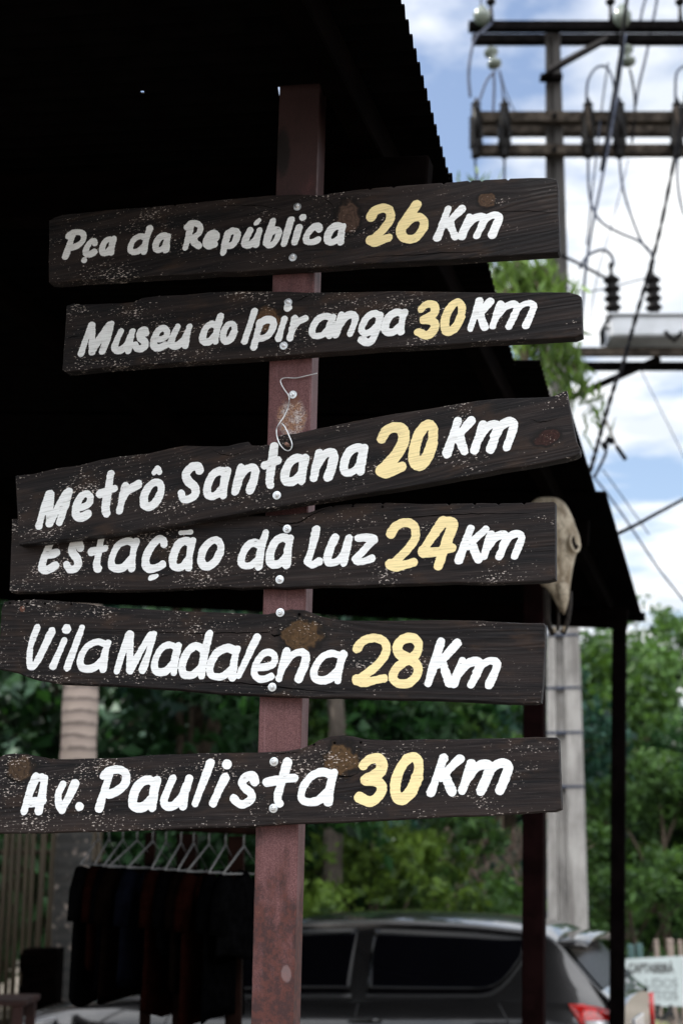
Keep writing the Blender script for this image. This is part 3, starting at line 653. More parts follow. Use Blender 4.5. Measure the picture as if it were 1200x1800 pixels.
cracks(*SB5, [([(150,1111),(240,1110),(330,1113),(400,1112),(470,1111),(482,1104),(500,1098)], 1.4), ([(310,1204),(380,1199),(450,1203),(520,1211),(590,1217)], 2.0), ([(476,1114),(484,1118),(494,1114)], 3.0)], [(526,1080,2.8),(18,1060,2.2),(48,1061,2.4),(80,1061,2.6),(126,1062,2.2),(164,1065,1.8)])
cracks(*SB6, [([(574,1340),(580,1352),(592,1362),(612,1365),(630,1358)], 2.2), ([(475,1325),(500,1324),(530,1322)], 1.3), ([(10,1362),(25,1372),(42,1375)], 1.4)], [(552,1309,2.2),(588,1306,2.4),(634,1305,2.4)])

# loose bolt on the post with a bent wire hooked from it
q = post_pt(515, 694)
lb = empty('loose_bolt', q, 'bright hex bolt left in the bare post above the Metrô Santana board', 'bolt', rot=frame_matrix(0))
bolt(lb, Vector((0, 0, 0.0008)), 0.4, 'washer')
WP = P0 + NB*0.034
wire = [(557,656),(541,660),(520,664.5),(503,664),(494,667),(494,674),(500,685),(507,695),(508,704),(506,716),(499,732),(489,747),(486,755),(487,768),(492,781),(500,790),(507,792),(512,788),(513,779),(508,766),(501,751),(495,744)]
def wd(i):
    t = i/(len(wire)-1)
    return -0.024 if i < 9 else (-0.024 + min(1, (i-8)/4)*0.060)
wpts = [at_plane(x, y, P0 + NB*wd(i), NB) for i, (x, y) in enumerate(wire)]
wpts = [Vector(p) for p in catmull([tuple(p) for p in wpts], 5)]
wt = MB(); wt.tube(wpts, 0.00115, 6)
we = empty('bent_wire', wpts[0], 'thin bent wire looped like a safety pin from the loose bolt over the split board', 'wire')
wt.build('wire', M_steel, we)
sq = at_plane(506, 783, P0 + NB*0.031, NB)
sb = MB(); Ms = Matrix.Translation(sq) @ frame_matrix(0)
sb.lathe([(0.0030, 0.0), (0.0036, 0.0), (0.0036, 0.012), (0.0026, 0.0135)], Ms, 10, smooth=False)
sc = empty('rusty_screw', sq, 'small rusty screw inside the wire loop at the split end of the board', 'screw')
sb.build('screw_head', simple('rusty_screw_metal', (0.22, 0.13, 0.10), 0.7, 0.3, 0.4, 400, bump=0), sc)

# ------------------------------------------------------------------ shed with corrugated iron roof
ED = Vector((0.2627, 0.9649, 0)).normalized()            # along the eave, away from the camera
GD = Vector((-ED.y, ED.x, 0))                            # horizontal, to the left
SL = math.tan(R(5.2)); UP = (GD + Vector((0, 0, SL))).normalized()
RN = ED.cross(UP); RN = RN if RN.z > 0 else -RN
def roof_sr(px, py):
    p = at_plane(px, py, CORNER, RN) - CORNER
    return p.dot(ED), p.dot(UP)
def roof_pt(s, r, h=0.0): return CORNER + ED*s + UP*r + RN*h
shed = empty('market_shed', (CORNER.x-0.3, 8.4, 0), 'dark open shed with a black corrugated iron roof over the signpost', 'shed')
edges = [((690,-60),(794,328)), ((797,330),(836,462)), ((861,478),(905,645)), ((952,655),(972,722)), ((1012,752),(1049,872)), ((1063,858),(1128,1080))]
sr = [(roof_sr(*a), roof_sr(*b)) for a, b in edges]
holes_px = [(252,157,1.0),(493,160,1.2),(541,20,1.5),(644,287,1.7),(742,495,2.4),(754,496,2.2),(1031,829,3.0)]
holes = [(*roof_sr(x, y), k) for x, y, k in holes_px]
PER, AMP = 0.051, 0.0085
starts = [-7.75] + [ (sr[i][1][0]+sr[i+1][0][0])/2 for i in range(5)] + [sr[5][1][0]]
for i in range(6):
    s0, s1 = starts[i], starts[i+1]
    (sa, ra), (sb_, rb) = sr[i]
    lap = 0.05 if i else 0
    ns = max(8, int((s1-s0+lap)/PER*8)); ss_ = np.linspace(s0-lap, s1, ns+1)
    hs = [h for h in holes if s0 <= h[0] < s1]
    rl = [0.0, 0.01]
    cuts = sorted([x for h in hs for x in (h[1]-0.0035*h[2], h[1]+0.0035*h[2])])
    mb = MB(); V_ = []; F = []
    base = 0.011*(i % 2) + (0.0 if i < 5 else -0.02)
    tl = list(np.linspace(0.3, 7.2, 8))
    for a, s in enumerate(ss_):
        re = ra + (rb-ra)*np.clip((s-sa)/max(sb_-sa, 1e-3), -3 if i == 0 else -0.4, 1.3)
        if i == 0: re = ra + (rb-ra)*np.clip((s-sa)/max(sb_-sa, 1e-3), -0.2, 1.3)
        h = base + AMP*math.sin(2*math.pi*s/PER)
        rs = [re] + sorted([t for t in tl if t > re+0.02] + [c for c in cuts if c > re + 0.015])
        V_.append([roof_pt(s, r, h) for r in rs])
    k = min(len(v) for v in V_)
    V_ = [v[:1] + v[len(v)-k+1:] for v in V_]
    mb = MB(); mb.v = [tuple(p) for v in V_ for p in v]
    cen = []
    for a in range(len(V_)-1):
        for b in range(k-1):
            q = (V_[a][b]+V_[a+1][b+1])/2 - CORNER; cs, cr_ = q.dot(ED), q.dot(UP)
            width_r = (V_[a][b+1]-V_[a][b]).length
            if width_r < 0.02 and any(abs(cs-h[0]) < 0.0036*h[2] and abs(cr_-h[1]) < 0.004*h[2] for h in hs): continue
            mb.f.append((a*k+b, (a+1)*k+b, (a+1)*k+b+1, a*k+b+1)); mb.s.append(True)
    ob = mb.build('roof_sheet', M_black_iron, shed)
# purlins and rafters under the iron, eave beam, far gable beam, posts
for r_ in (0.16, 1.5, 3.0, 4.6, 6.2):
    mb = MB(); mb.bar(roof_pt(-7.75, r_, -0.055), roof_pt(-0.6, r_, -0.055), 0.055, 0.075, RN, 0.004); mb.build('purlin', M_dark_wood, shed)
for s_ in (-0.75, -3.05, -6.45, -7.7):
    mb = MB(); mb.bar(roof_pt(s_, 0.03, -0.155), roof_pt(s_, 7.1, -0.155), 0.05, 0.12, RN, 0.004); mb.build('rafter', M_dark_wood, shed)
mb = MB(); mb.bar(roof_pt(-0.006, -0.02, -0.018), roof_pt(-0.006, 7.2, -0.018), 0.012, 0.06, RN); mb.build('barge_board', M_black_iron, shed)
M_black_post = simple('black_post', (0.0022, 0.0015, 0.0016), 0.95, 0, 0.4, 12, spec=0.01)  # near-black tone for the corner post
def shed_post(pxa, pya, pxb, pyb, Y, w, top, mt):
    a, b = at_y(pxa, pya, Y), at_y(pxb, pyb, Y)
    lo = a + (b-a)*((0-a.z)/(b.z-a.z)); hi = a + (b-a)*((top-a.z)/(b.z-a.z))
    mb = MB(); mb.bar(lo, hi, w, w, GD, 0.004); return mb.build('post', mt, shed)
shed_post(938, 1700, 939, 1100, 5.92, 0.085, CORNER.z-0.08, M_dark_post)
shed_post(1084, 1750, 1088, 1100, 8.82, 0.085, CORNER.z-0.04, M_black_post)
# far left posts carrying the high side
for s_ in (-0.2, -4.0):
    q = roof_pt(s_, 6.9, -0.2); mb = MB(); mb.bar((q.x, q.y, 0), q, 0.09, 0.09, GD, 0.004); mb.build('post', M_dark_post, shed)

# ------------------------------------------------------------------ cow skull on the post
bk = NT('old_bone'); bf = bk.noise(bk.mapping(scale=(1, 1, 0.5)), 22, 6, 0.65); bf2 = bk.noise(bk.mapping(), 90, 5, 0.7)
bc = bk.mix(bk.ss(bf, 0.36, 0.64), (0.15, 0.115, 0.075), (0.40, 0.35, 0.27))
bc = bk.mix(bk.math('MULTIPLY', bk.ss(bf2, 0.52, 0.68), 0.8), bc, (0.045, 0.031, 0.021))
bk.bsdf(bc, 0.7, 0, bk.bump(bf2, 0.5, 0.006), 0.3)
YS = 5.62
def sk(px, py, dy=0.0): 
    p = at_y(px, py, YS); return Vector((p.x, YS+dy, p.z))
skull = empty('cow_skull', sk(985, 1000), 'weathered bone-coloured cow skull hanging beside the dark shed post', 'skull')
# cross-sections down the length: (y px, left px, right px, depth m)
secs = [(874,948,974,0.05),(880,934,988,0.10),(895,924,999,0.14),(915,919,1008,0.16),(935,917,1014,0.165),(950,917,1021,0.16),(965,919,1018,0.15),(980,925,1010,0.14),(1000,935,1006,0.125),(1020,944,1003,0.11),(1034,956,1001,0.10),(1045,967,1000,0.085),(1056,975,999,0.07),(1067,980,996,0.055),(1076,983,993,0.04)]
rows = []
for (y, l, r, d) in secs:
    a, b = sk(l, y), sk(r, y); cx = (a+b)/2; hw = (b-a).length/2; row = []
    for k in range(20):
        t = 2*math.pi*k/20; ct, st_ = math.cos(t), math.sin(t)
        e = 0.75
        x = math.copysign(abs(ct)**e, ct)*hw; yy = math.copysign(abs(st_)**e, st_)*d/2
        # flat forehead, pinched behind the eye sockets
        if st_ < 0: yy *= 0.8
        row.append(cx + Vector((x, yy, 0)))
    rows.append(row)
mb = MB(); mb.grid(rows, True, True); mb.f += [tuple(range(20))[::-1], tuple((len(rows)-1)*20+k for k in range(20))]; mb.s += [True, True]
cran = mb.build('cranium', bk.m, skull)
sub = cran.modifiers.new('s', 'SUBSURF'); sub.levels = 1; sub.render_levels = 1
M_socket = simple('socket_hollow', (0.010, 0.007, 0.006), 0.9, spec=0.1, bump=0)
for sx, px in ((1, 1003), (-1, 934)):
    c0 = sk(px, 960, -0.045); mb = MB()
    prof = [(0.036, -0.004), (0.040, 0.010), (0.034, 0.016), (0.028, 0.008), (0.010, -0.004)]
    d = Vector((sx*0.75, -0.65, 0.05)).normalized(); q_ = d.to_track_quat('Z', 'Y').to_matrix().to_4x4()
    mb.lathe(prof, Matrix.Translation(c0) @ q_, 18); rim = mb.build('eye_socket', bk.m, skull)
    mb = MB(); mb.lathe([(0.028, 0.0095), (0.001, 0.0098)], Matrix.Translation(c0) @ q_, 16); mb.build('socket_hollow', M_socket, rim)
# long nasal bone, the two jaw prongs with open slots between them
mb = MB(); mb.tube([sk(984,1030,-0.045), sk(987,1055,-0.045), sk(988,1072,-0.038), sk(988,1082,-0.030)], [0.024, 0.020, 0.011, 0.003], 10); mb.build('nasal_bone', bk.m, skull)
M_bone_dark = simple('dark_bone', (0.014, 0.011, 0.009), 0.8, 0, 0.5, 40, spec=0.2)  # dark tone for the jaw prongs
for pts, rr in (([(962,1028),(961,1055),(961,1085),(965,1104),(973,1115)], [0.020,0.015,0.012,0.011,0.013]), ([(1000,1040),(1000,1062),(998,1085),(994,1102),(988,1113)], [0.012,0.0115,0.010,0.010,0.012]), ([(980,1068),(981,1092),(979,1108)], [0.007,0.006,0.007])):
    mb = MB(); mb.tube([sk(x, y, 0.0) for x, y in pts], rr, 8); mb.build('jaw_prong', M_bone_dark, skull)
for pts in ([(972,1104),(974,1113)], [(990,1102),(988,1112)]):
    mb = MB(); mb.tube([sk(x, y, -0.012) for x, y in pts], [0.006, 0.005], 8); mb.build('tooth_bone', bk.m, skull)
hw = MB(); hw.tube([sk(962, 872, 0.02), Vector((sk(945, 850).x, 5.86, sk(945, 850).z))], 0.0025, 6); hw.build('hanging_wire', M_dark_post, skull)

# ------------------------------------------------------------------ clothes rack with dark garments
YR = 5.6
M_rack = simple('rack_timber', (0.008, 0.003, 0.002), 0.8, 0, 0.4, 10, spec=0.05)
ra_, rb_ = at_y(150, 1448, YR+0.25), at_y(470, 1462, YR-0.25)
rack = empty('clothes_rack', ((ra_.x+rb_.x)/2, YR, 0), 'dark timber clothes rail standing under the shed roof', 'clothes rack')
mb = MB(); mb.tube([ra_, rb_], 0.014, 10); mb.build('rail', M_rack, rack)
for pxx, w in ((258, 0.040), (324, 0.075), (412, 0.06)):
    t = (pxx-150)/320; p = ra_ + (rb_-ra_)*t
    g = at_y(pxx, 1700, p.y+0.12); mb = MB(); mb.bar((g.x, g.y, 0), (g.x, g.y, p.z-0.02), w, w, bevel=0.004); mb.build('leg', M_rack, rack)
for z in (0.12, 0.6):
    mb = MB(); mb.bar((ra_.x, ra_.y+0.12, z), (rb_.x, rb_.y+0.12, z), 0.05, 0.04, bevel=0.004); mb.build('cross_bar', M_rack, rack)
M_hanger = simple('white_hanger', (0.13, 0.13, 0.13), 0.4, 0, 0.1, 40, bump=0)
def cloth_mat(name, col):
    return simple(name, col, 0.95, 0, 0.4, 30, spec=0.0)
cl = [('black', (0.0010,0.0010,0.0012)), ('charcoal', (0.0016,0.0016,0.0018)), ('dark brown', (0.0022,0.0013,0.001)), ('rust brown', (0.0065,0.0017,0.0011)), ('navy', (0.002,0.0024,0.0045))]
cm = {n: cloth_mat('cloth_'+n.replace(' ', '_'), c_) for n, c_ in cl}
hang = [(176,'charcoal'),(196,'rust brown'),(222,'black'),(248,'dark brown'),(276,'navy'),(300,'rust brown'),(326,'black'),(348,'dark brown'),(374,'rust brown'),(402,'black'),(432,'charcoal')]
words = ['at the left end of the rail', 'second from the left end of the rail', 'between the second and fourth hangers', 'above the thin rack leg', 'left of the middle of the rail', 'in the middle of the rail', 'above the thick rack leg', 'right of the thick rack leg', 'fourth from the right end of the rail', 'above the right rack leg', 'nearest the steel signpost']
words[8] = 'third from the right end of the rail'
for i, (pxx, cname) in enumerate(hang):
    t = (pxx-150)/320; p = ra_ + (rb_-ra_)*t; rg = np.random.default_rng(50+i)
    ang = R(76) + rg.uniform(-0.16, 0.16)
    root = empty('hanging_garment', p, f'{cname} garment on a white wire hanger, {words[i]}', 'garment', 'garments hanging on the rail', rot=Matrix.Rotation(ang, 4, 'Z'))
    hgr = MB(); dz = -0.055
    hgr.tube([(-0.005,0,0.018),(0.016,0,0.016),(0.016,0,-0.006),(0,0,-0.02),(0,0,dz)], 0.0032, 6)
    hgr.tube([(-0.20,0,dz-0.10),(0,0,dz),(0.20,0,dz-0.10),(-0.20,0,dz-0.10)], 0.0034, 6)
    hgr.build('hanger', M_hanger, root, local=True)
    drop = 0.46 + rg.uniform(-0.16, 0.10); rows = []
    for j in range(13):
        v = j/12; z = dz-0.085-drop*v; row = []
        half = (0.07 + 0.16*min(1, v*5)**0.6) if j else 0.05
        half *= (0.96+0.1*v)
        for k in range(24):
            a = 2*math.pi*k/24
            fold = 1+0.22*math.sin(a*5+i+v*2)*(0.25+v)
            row.append((math.cos(a)*half*(1+0.03*math.sin(a*3+i)), math.sin(a)*0.030*fold*(0.5+0.6*min(1, v*3)), z - 0.035*abs(math.cos(a))*(1-v) - 0.02*math.sin(a*2+i)*v))
        rows.append(row)
    g = MB(); g.grid(rows, True, True); g.f += [tuple(range(24)), tuple(12*24+k for k in range(24))[::-1]]; g.s += [True, True]
    body = g.build('cloth', cm[cname], root, local=True)
    for sx in (-1, 1):   # short sleeves
        slv = MB(); slv.tube([(sx*0.17,0,dz-0.12),(sx*0.215,0,dz-0.20),(sx*0.225,0.005,dz-0.31)], [0.030,0.034,0.030], 10); slv.build('sleeve', cm[cname], root, local=True)

# ------------------------------------------------------------------ parked car
CAR_L = 4.30
rear = at_y(1116, 1700, 9.55)
HD = R(180-19.0)                                        # heading of the nose
car = empty('parked_car', (rear.x, rear.y, 0), 'dark grey hatchback parked side-on behind the shed', 'car')
hx, hy = Vector((math.cos(HD), math.sin(HD), 0)), Vector((-math.sin(HD), math.cos(HD), 0))   # forward, car's left
ck = NT('grey_metallic_paint'); cf = ck.noise(ck.mapping(), 900, 2, 0.5); cd = ck.noise(ck.mapping(), 3.0, 5, 0.6)
ck.bsdf(ck.mix(ck.math('MULTIPLY', cd, 0.5), ck.mix(cf, (0.014, 0.0138, 0.015), (0.026, 0.0255, 0.027)), (0.036, 0.034, 0.033)), ck.math('MULTIPLY_ADD', cd, 0.12, 0.16), 0.6, None, 0.5, 1.0)
M_car = ck.m
M_glass = simple('tinted_glass', (0.002, 0.002, 0.003), 0.06, 0, 0.1, 3, spec=0.16, bump=0)
M_trim = simple('black_trim', (0.008, 0.008, 0.009), 0.5, 0, 0.2, 30, bump=0)
M_red = simple('red_lens', (0.46, 0.008, 0.007), 0.15, 0, 0.45, 40, coat=0.5, bump=0)
M_clear = simple('clear_lens', (0.62, 0.62, 0.64), 0.12, 0.2, 0.2, 40, coat=0.5, bump=0)
M_rubber = simple('tyre_rubber', (0.012, 0.012, 0.012), 0.9, bump=0.1)
M_alloy = simple('alloy', (0.45, 0.45, 0.46), 0.35, 0.8, 0.1, 30, bump=0)
M_chrome = simple('chrome', (0.7, 0.7, 0.72), 0.12, 1.0, 0.05, 30, bump=0)
def I(x, xs, ys): return float(np.interp(x, xs, ys))
def smooth_I(x, xs, ys, w=0.10): return sum(I(x+o, xs, ys) for o in (-w, -w/2, 0, w/2, w))/5
zb = lambda x: smooth_I(x, [0,0.12,0.5,1.3,2.6,3.1,3.6,4.0,4.2,4.3], [0.93,0.98,1.01,0.985,0.955,0.95,0.90,0.81,0.70,0.60])
def wid(x):
    u = abs(x-2.1)/2.2; return 0.865*(1-0.16*u**5)
zr = lambda x: smooth_I(x, [0.0,0.10,0.42,0.9,1.5,2.1,2.45,3.08], [0.95,1.04,1.42,1.475,1.50,1.475,1.40,0.945], 0.09)
def C(x, y, z): return car.location + hx*x + hy*y + Vector((0, 0, z))
# lower body
rows = []
xs = np.concatenate([[0.0, 0.02, 0.06, 0.12], np.linspace(0.2, 4.1, 34), [4.18, 4.24, 4.28, 4.30]])
for x in xs:
    e = 1.0
    if x < 0.12: e = 0.90+0.10*math.sqrt(max(0, 1-((0.12-x)/0.12)**2))
    if x > 4.1: e = 0.80+0.20*math.sqrt(max(0, 1-((x-4.1)/0.2)**2))
    w = wid(x)*e; b = zb(x); zs = 0.26 + (0.06 if x < 0.12 or x > 4.1 else 0)
    sec = [(0, zs-0.04), (0.80*w, zs-0.02), (0.955*w, zs+0.05), (0.985*w, 0.45), (1.0*w, 0.62), (0.995*w, 0.74), (0.975*w, b-0.13), (0.955*w, b-0.055), (0.925*w, b-0.01), (0.86*w, b+0.012), (0.6*w, b+0.035), (0.3*w, b+0.05), (0, b+0.055)]
    sec = [(y, min(z, b+0.055)) for y, z in sec]
    full = sec + [(-y, z) for y, z in sec[-2:0:-1]]
    rows.append([C(x, y, z) for y, z in full])
n_ = len(rows[0]); mb = MB(); mb.grid(rows, True, True); mb.f += [tuple(range(n_))[::-1], tuple((len(rows)-1)*n_+k for k in range(n_))]; mb.s += [False, False]
body = mb.build('body', M_car, car)
# cabin
def cab(x, k):
    """k 0..1 up the side, 1..2 across the roof to the centre; returns (y,z)"""
    b, t = zb(x)-0.015, zr(x); h = max(t-b, 0.02); hf = min(h/0.5, 1.05); w = wid(x)*0.925
    ye = w - 0.215*hf; ze = b + h*0.90
    if k <= 1:
        y = w + (ye-w)*k; y += 0.030*math.sin(math.pi*k)*hf; return y, b+(ze-b)*k
    m = k-1
    # rounded shoulder then the crowned roof
    y = ye*(1-m); z = ze + (t-ze)*(1-(1-m)**2.6) ; return y, z
ks = [0, 0.2, 0.4, 0.6, 0.8, 0.93, 1.0, 1.04, 1.1, 1.2, 1.4, 1.7, 2.0]
rows = []
xc = np.concatenate([np.linspace(0.02, 0.6, 16), np.linspace(0.7, 2.2, 16), np.linspace(2.27, 3.08, 16)])
for x in xc:
    half = [cab(x, k) for k in ks]
    rows.append([C(x, y, z) for y, z in half] + [C(x, -y, z) for y, z in half[-2::-1]])
mb = MB(); mb.grid(rows, True); cabin = mb.build('cabin', M_car, car)
def side_patch(name, x0, x1, klo, khi, mat, off, sgn, parent, nx=22, nk=8):
    """panel that follows the cabin side, set proud of it"""
    rows = []
    for i in range(nx+1):
        x = x0+(x1-x0)*i/nx; a, b = klo(x), khi(x); row = []
        for j in range(nk+1):
            k = a+(b-a)*j/nk; y, z = cab(x, k); y2, z2 = cab(x, min(k+0.02, 1)) if k < 0.97 else cab(x, k-0.02)
            nz = Vector((0, 1, 0.42)).normalized()
            row.append(C(x, sgn*(y+off*nz.y), z+off*nz.z))
        rows.append(row)
    m_ = MB(); m_.grid(rows, True); o = m_.build(name, mat, parent)
    sol = o.modifiers.new('s', 'SOLIDIFY'); sol.thickness = 0.006; sol.offset = 0; return o
for sgn in (1, -1):
    side_patch('side_window', 1.66, 2.82, lambda x: 0.10, lambda x: 0.90 if x < 2.35 else 0.90-0.0*(x), M_glass, 0.010, sgn, cabin)
    side_patch('side_window', 0.56, 1.55, lambda x: 0.10 if x > 0.85 else 0.10+0.70*((0.85-x)/0.29)**2.4, lambda x: 0.88, M_glass, 0.010, sgn, cabin)
    side_patch('window_trim', 0.54, 1.56, lambda x: 0.04 if x > 0.85 else 0.04+0.70*((0.85-x)/0.31)**2.4, lambda x: 0.10 if x > 0.85 else 0.10+0.70*((0.85-x)/0.31)**2.4, M_trim, 0.009, sgn, cabin, 18, 2)
    side_patch('window_trim', 1.65, 2.84, lambda x: 0.03, lambda x: 0.10, M_trim, 0.009, sgn, cabin, 12, 2)
def roof_patch(name, x0, x1, m0, m1, mat, off):
    rows = []
    for i in range(13):
        x = x0+(x1-x0)*i/12; row = []
        for j in range(-8, 9):
            k = 2-abs(j)/8*m1; y, z = cab(x, k); row.append(C(x-0.004 if x < 1 else x+0.004, math.copysign(y, j) if j else 0, z+off))
        rows.append(row)
    m_ = MB(); m_.grid(rows, True); return m_.build(name, mat, cabin)
roof_patch('windscreen', 2.42, 2.99, 0, 0.93, M_glass, 0.012)
roof_patch('rear_window', 0.115, 0.345, 0, 0.93, simple('rear_glass', (0.002, 0.002, 0.003), 0.25, 0, 0.1, 3, spec=0.04, bump=0), 0.012)
# spoiler lip over the tailgate
mb = MB(); rows = []
for x, dz_, t in ((0.46, 0.012, 0.02), (0.30, 0.030, 0.030), (0.20, 0.020, 0.018)):
    zt = zr(0.42)-0.03+dz_+ (x-0.42)*0.10
    rows.append([C(x, y, zt - 0.05*(abs(y)/0.6)**3) for y in np.linspace(-0.60, 0.60, 13)] + [C(x+0.01, y, zt-t - 0.05*(abs(y)/0.6)**3) for y in np.linspace(0.60, -0.60, 13)])
mb.grid(rows, True, True); n2 = 26; mb.f += [tuple(range(n2)), tuple(2*n2+k for k in range(n2))]; mb.s += [False, False]
mb.build('spoiler', M_car, car)
def body_y(x, z):
    e = 1.0
    if x < 0.12: e = 0.90+0.10*math.sqrt(max(0, 1-((0.12-x)/0.12)**2))
    b = zb(x); w = wid(x)*e
    return w*I(z, [0.45, 0.62, 0.74, max(b-0.13, 0.75), b-0.055+1e-4, b-0.01+2e-4], [0.985, 1.0, 0.995, 0.975, 0.955, 0.925])
def lamp(name, pts_top, pts_bot, mat, sgn, off, parent):
    rows = []
    for (xa, za), (xb, zb_) in zip(pts_top, pts_bot):
        rows.append([C(xa+(xb-xa)*t - (0.012 if xa <= 0.02 else 0), sgn*(body_y(xa+(xb-xa)*t, za+(zb_-za)*t)+off), za+(zb_-za)*t) for t in np.linspace(0, 1, 5)])
    m_ = MB(); m_.grid(rows, True); o = m_.build(name, mat, parent)
    sol = o.modifiers.new('s', 'SOLIDIFY'); sol.thickness = 0.02; sol.offset = 0; return o
for sgn in (1, -1):
    tl_ = lamp('tail_light', [(0.30,0.985),(0.22,0.985),(0.14,0.972),(0.07,0.955),(0.03,0.935)], [(0.285,0.955),(0.20,0.83),(0.12,0.76),(0.06,0.72),(0.03,0.71)], M_red, sgn, 0.012, car)
    lamp('reversing_lens', [(0.20,0.895),(0.13,0.90),(0.07,0.90),(0.03,0.90)], [(0.19,0.86),(0.12,0.82),(0.06,0.80),(0.03,0.80)], M_clear, sgn, 0.024, tl_)
    # lamp wraps on to the tailgate
    m_ = MB(); m_.grid([[C(-0.012, sgn*y, z) for y in (0.66, 0.72, 0.77)] for z in (0.72, 0.84, 0.945)], True); o = m_.build('tail_lamp_return', M_red, tl_)
    sol = o.modifiers.new('s', 'SOLIDIFY'); sol.thickness = 0.02
    hl = lamp('headlight', [(3.72,0.80),(3.90,0.765),(4.05,0.72),(4.16,0.66)], [(3.76,0.735),(3.92,0.66),(4.06,0.60),(4.17,0.56)], M_clear, sgn, 0.008, car)
    # door mirror
    mm = MB(); c0 = C(2.72, sgn*0.99, 0.985); rows = []
    for i, (u, s_) in enumerate([(-0.10, 0.3), (-0.08, 0.75), (-0.03, 1), (0.04, 1), (0.09, 0.75), (0.11, 0.3)]):
        rows.append([c0 + hy*(sgn*u) + hx*(math.cos(a)*0.055*s_) + Vector((0, 0, math.sin(a)*0.075*s_)) for a in np.linspace(0, 2*math.pi, 12, endpoint=False)])
    mm.grid(rows, True, True); mm.f += [tuple(range(12)), tuple(60+k for k in range(12))]; mm.s += [True, True]
    mm.bar(C(2.72, sgn*0.80, 0.955), C(2.72, sgn*0.93, 0.965), 0.05, 0.03); mm.build('door_mirror', M_car, car)
    for x in (1.55, 2.62):
        hd = MB(); hd.tube([C(x-0.10, sgn*(body_y(x, 0.86)+0.006), 0.862), C(x-0.06, sgn*(body_y(x, 0.86)+0.034), 0.866), C(x+0.05, sgn*(body_y(x, 0.86)+0.036), 0.864), C(x+0.10, sgn*(body_y(x, 0.86)+0.006), 0.858)], 0.015, 8); hd.build('door_handle', M_chrome if False else M_car, body)
    for seam in ([(1.60,0.955),(1.64,0.7),(1.66,0.45),(1.70,0.32)], [(0.72,0.985),(0.62,0.8),(0.66,0.60),(0.78,0.44)], [(2.86,0.925),(2.92,0.7),(2.90,0.5),(2.86,0.32)]):
        q_ = catmull(seam, 5); sm_ = MB(); sm_.tube([C(x, sgn*(body_y(x, z)+0.0005), z) for x, z in q_], 0.0045, 5); sm_.build('door_seam', M_trim, body)
    for x in (0.80, 3.42):   # wheels
        w_ = MB(); c0 = C(x, sgn*0.79, 0.315); Mw = Matrix.Translation(c0) @ (hy*sgn).to_track_quat('Z', 'Y').to_matrix().to_4x4()
        w_.lathe([(0.19,-0.10),(0.29,-0.105),(0.315,-0.06),(0.315,0.06),(0.29,0.105),(0.20,0.095)], Mw, 32)
        arch = MB(); arch.lathe([(0.375,-0.18),(0.375,0.055),(0.330,0.058)], Mw, 32); arch.build('wheel_arch', M_trim, car)
        wh = w_.build('wheel', M_rubber, car); r2 = MB(); r2.lathe([(0.205,0.085),(0.20,0.07),(0.06,0.06),(0.05,0.085),(0.001,0.09)], Mw, 24)
        for k in range(5):
            a = 2*math.pi*k/5; r2.bar(Mw @ Vector((0.05*math.cos(a), 0.05*math.sin(a), 0.085)), Mw @ Vector((0.20*math.cos(a), 0.20*math.sin(a), 0.085)), 0.045, 0.02, hy)
        r2.build('rim', M_alloy, wh)
mb = MB(); mb.box(C(-0.02, 0, 0.45), (0.06, 1.5, 0.2), Matrix((hx, hy, Vector((0,0,1)))).transposed(), 0.02); mb.build('bumper', M_car, car)
mb = MB(); mb.box(C(-0.008, 0, 0.80), (0.012, 0.40, 0.12), Matrix((hx, hy, Vector((0,0,1)))).transposed(), 0.004); mb.build('number_plate', M_clear, car)
mb = MB(); mb.box(C(4.30, 0, 0.46), (0.05, 1.2, 0.20), Matrix((hx, hy, Vector((0,0,1)))).transposed(), 0.015); mb.build('grille', M_trim, car)

# ------------------------------------------------------------------ concrete power pole with cross-arms
YP = 14.0
conk = NT('pole_concrete'); c1 = conk.noise(conk.mapping(scale=(1,1,0.35)), 5, 7, 0.65); c2 = conk.noise(conk.mapping(), 40, 5, 0.7)
cc = conk.mix(conk.ss(c1, 0.35, 0.65), (0.19, 0.18, 0.17), (0.38, 0.365, 0.345)); cc = conk.mix(conk.math('MULTIPLY', conk.ss(c2, 0.55, 0.7), 0.4), cc, (0.16, 0.15, 0.14))
cs_ = conk.noise(conk.mapping(scale=(1, 1, 0.04)), 16, 5, 0.65)
cc = conk.mix(conk.math('MULTIPLY', conk.ss(cs_, 0.50, 0.68), 0.6), cc, (0.13, 0.12, 0.11))
_, _, cz = conk.xyz(); backlit_dark = conk.ss(conk.math('ADD', cz, conk.math('MULTIPLY', c1, 2.0)), 6.2, 9.4)  # upper shaft painted darker for its backlit look against the sky
cc = conk.mix(conk.math('MULTIPLY', backlit_dark, 0.92), cc, (0.022, 0.020, 0.020))
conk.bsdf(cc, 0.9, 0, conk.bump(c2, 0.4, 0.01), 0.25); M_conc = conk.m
M_arm = simple('weathered_arm', (0.040, 0.033, 0.027), 0.9, 0, 0.6, 9, spec=0.05)
M_arm_dark = simple('dark_arm', (0.004, 0.0035, 0.0035), 0.9, 0, 0.5, 9, spec=0.03)
M_porc = simple('dark_porcelain', (0.0035, 0.003, 0.003), 0.4, 0, 0.3, 20, bump=0, spec=0.10)
M_glassins = simple('green_glass_insulator', (0.13, 0.155, 0.13), 0.15, 0, 0.25, 20, bump=0)
M_cable = simple('cable_black', (0.003, 0.003, 0.004), 0.8, bump=0, spec=0.05)
M_cable_grey = simple('cable_grey', (0.045, 0.055, 0.085), 0.6, 0, bump=0, spec=0.2)
pb, pt = at_y(997, 1560, YP), at_y(971, 70, YP)
axis = lambda z: pb + (pt-pb)*((z-pb.z)/(pt.z-pb.z))
ztop = pt.z + 0.10
pole = empty('power_pole', axis(0), 'tall tapered pale concrete power pole with three levels of cross-arms', 'power pole')
rows = []
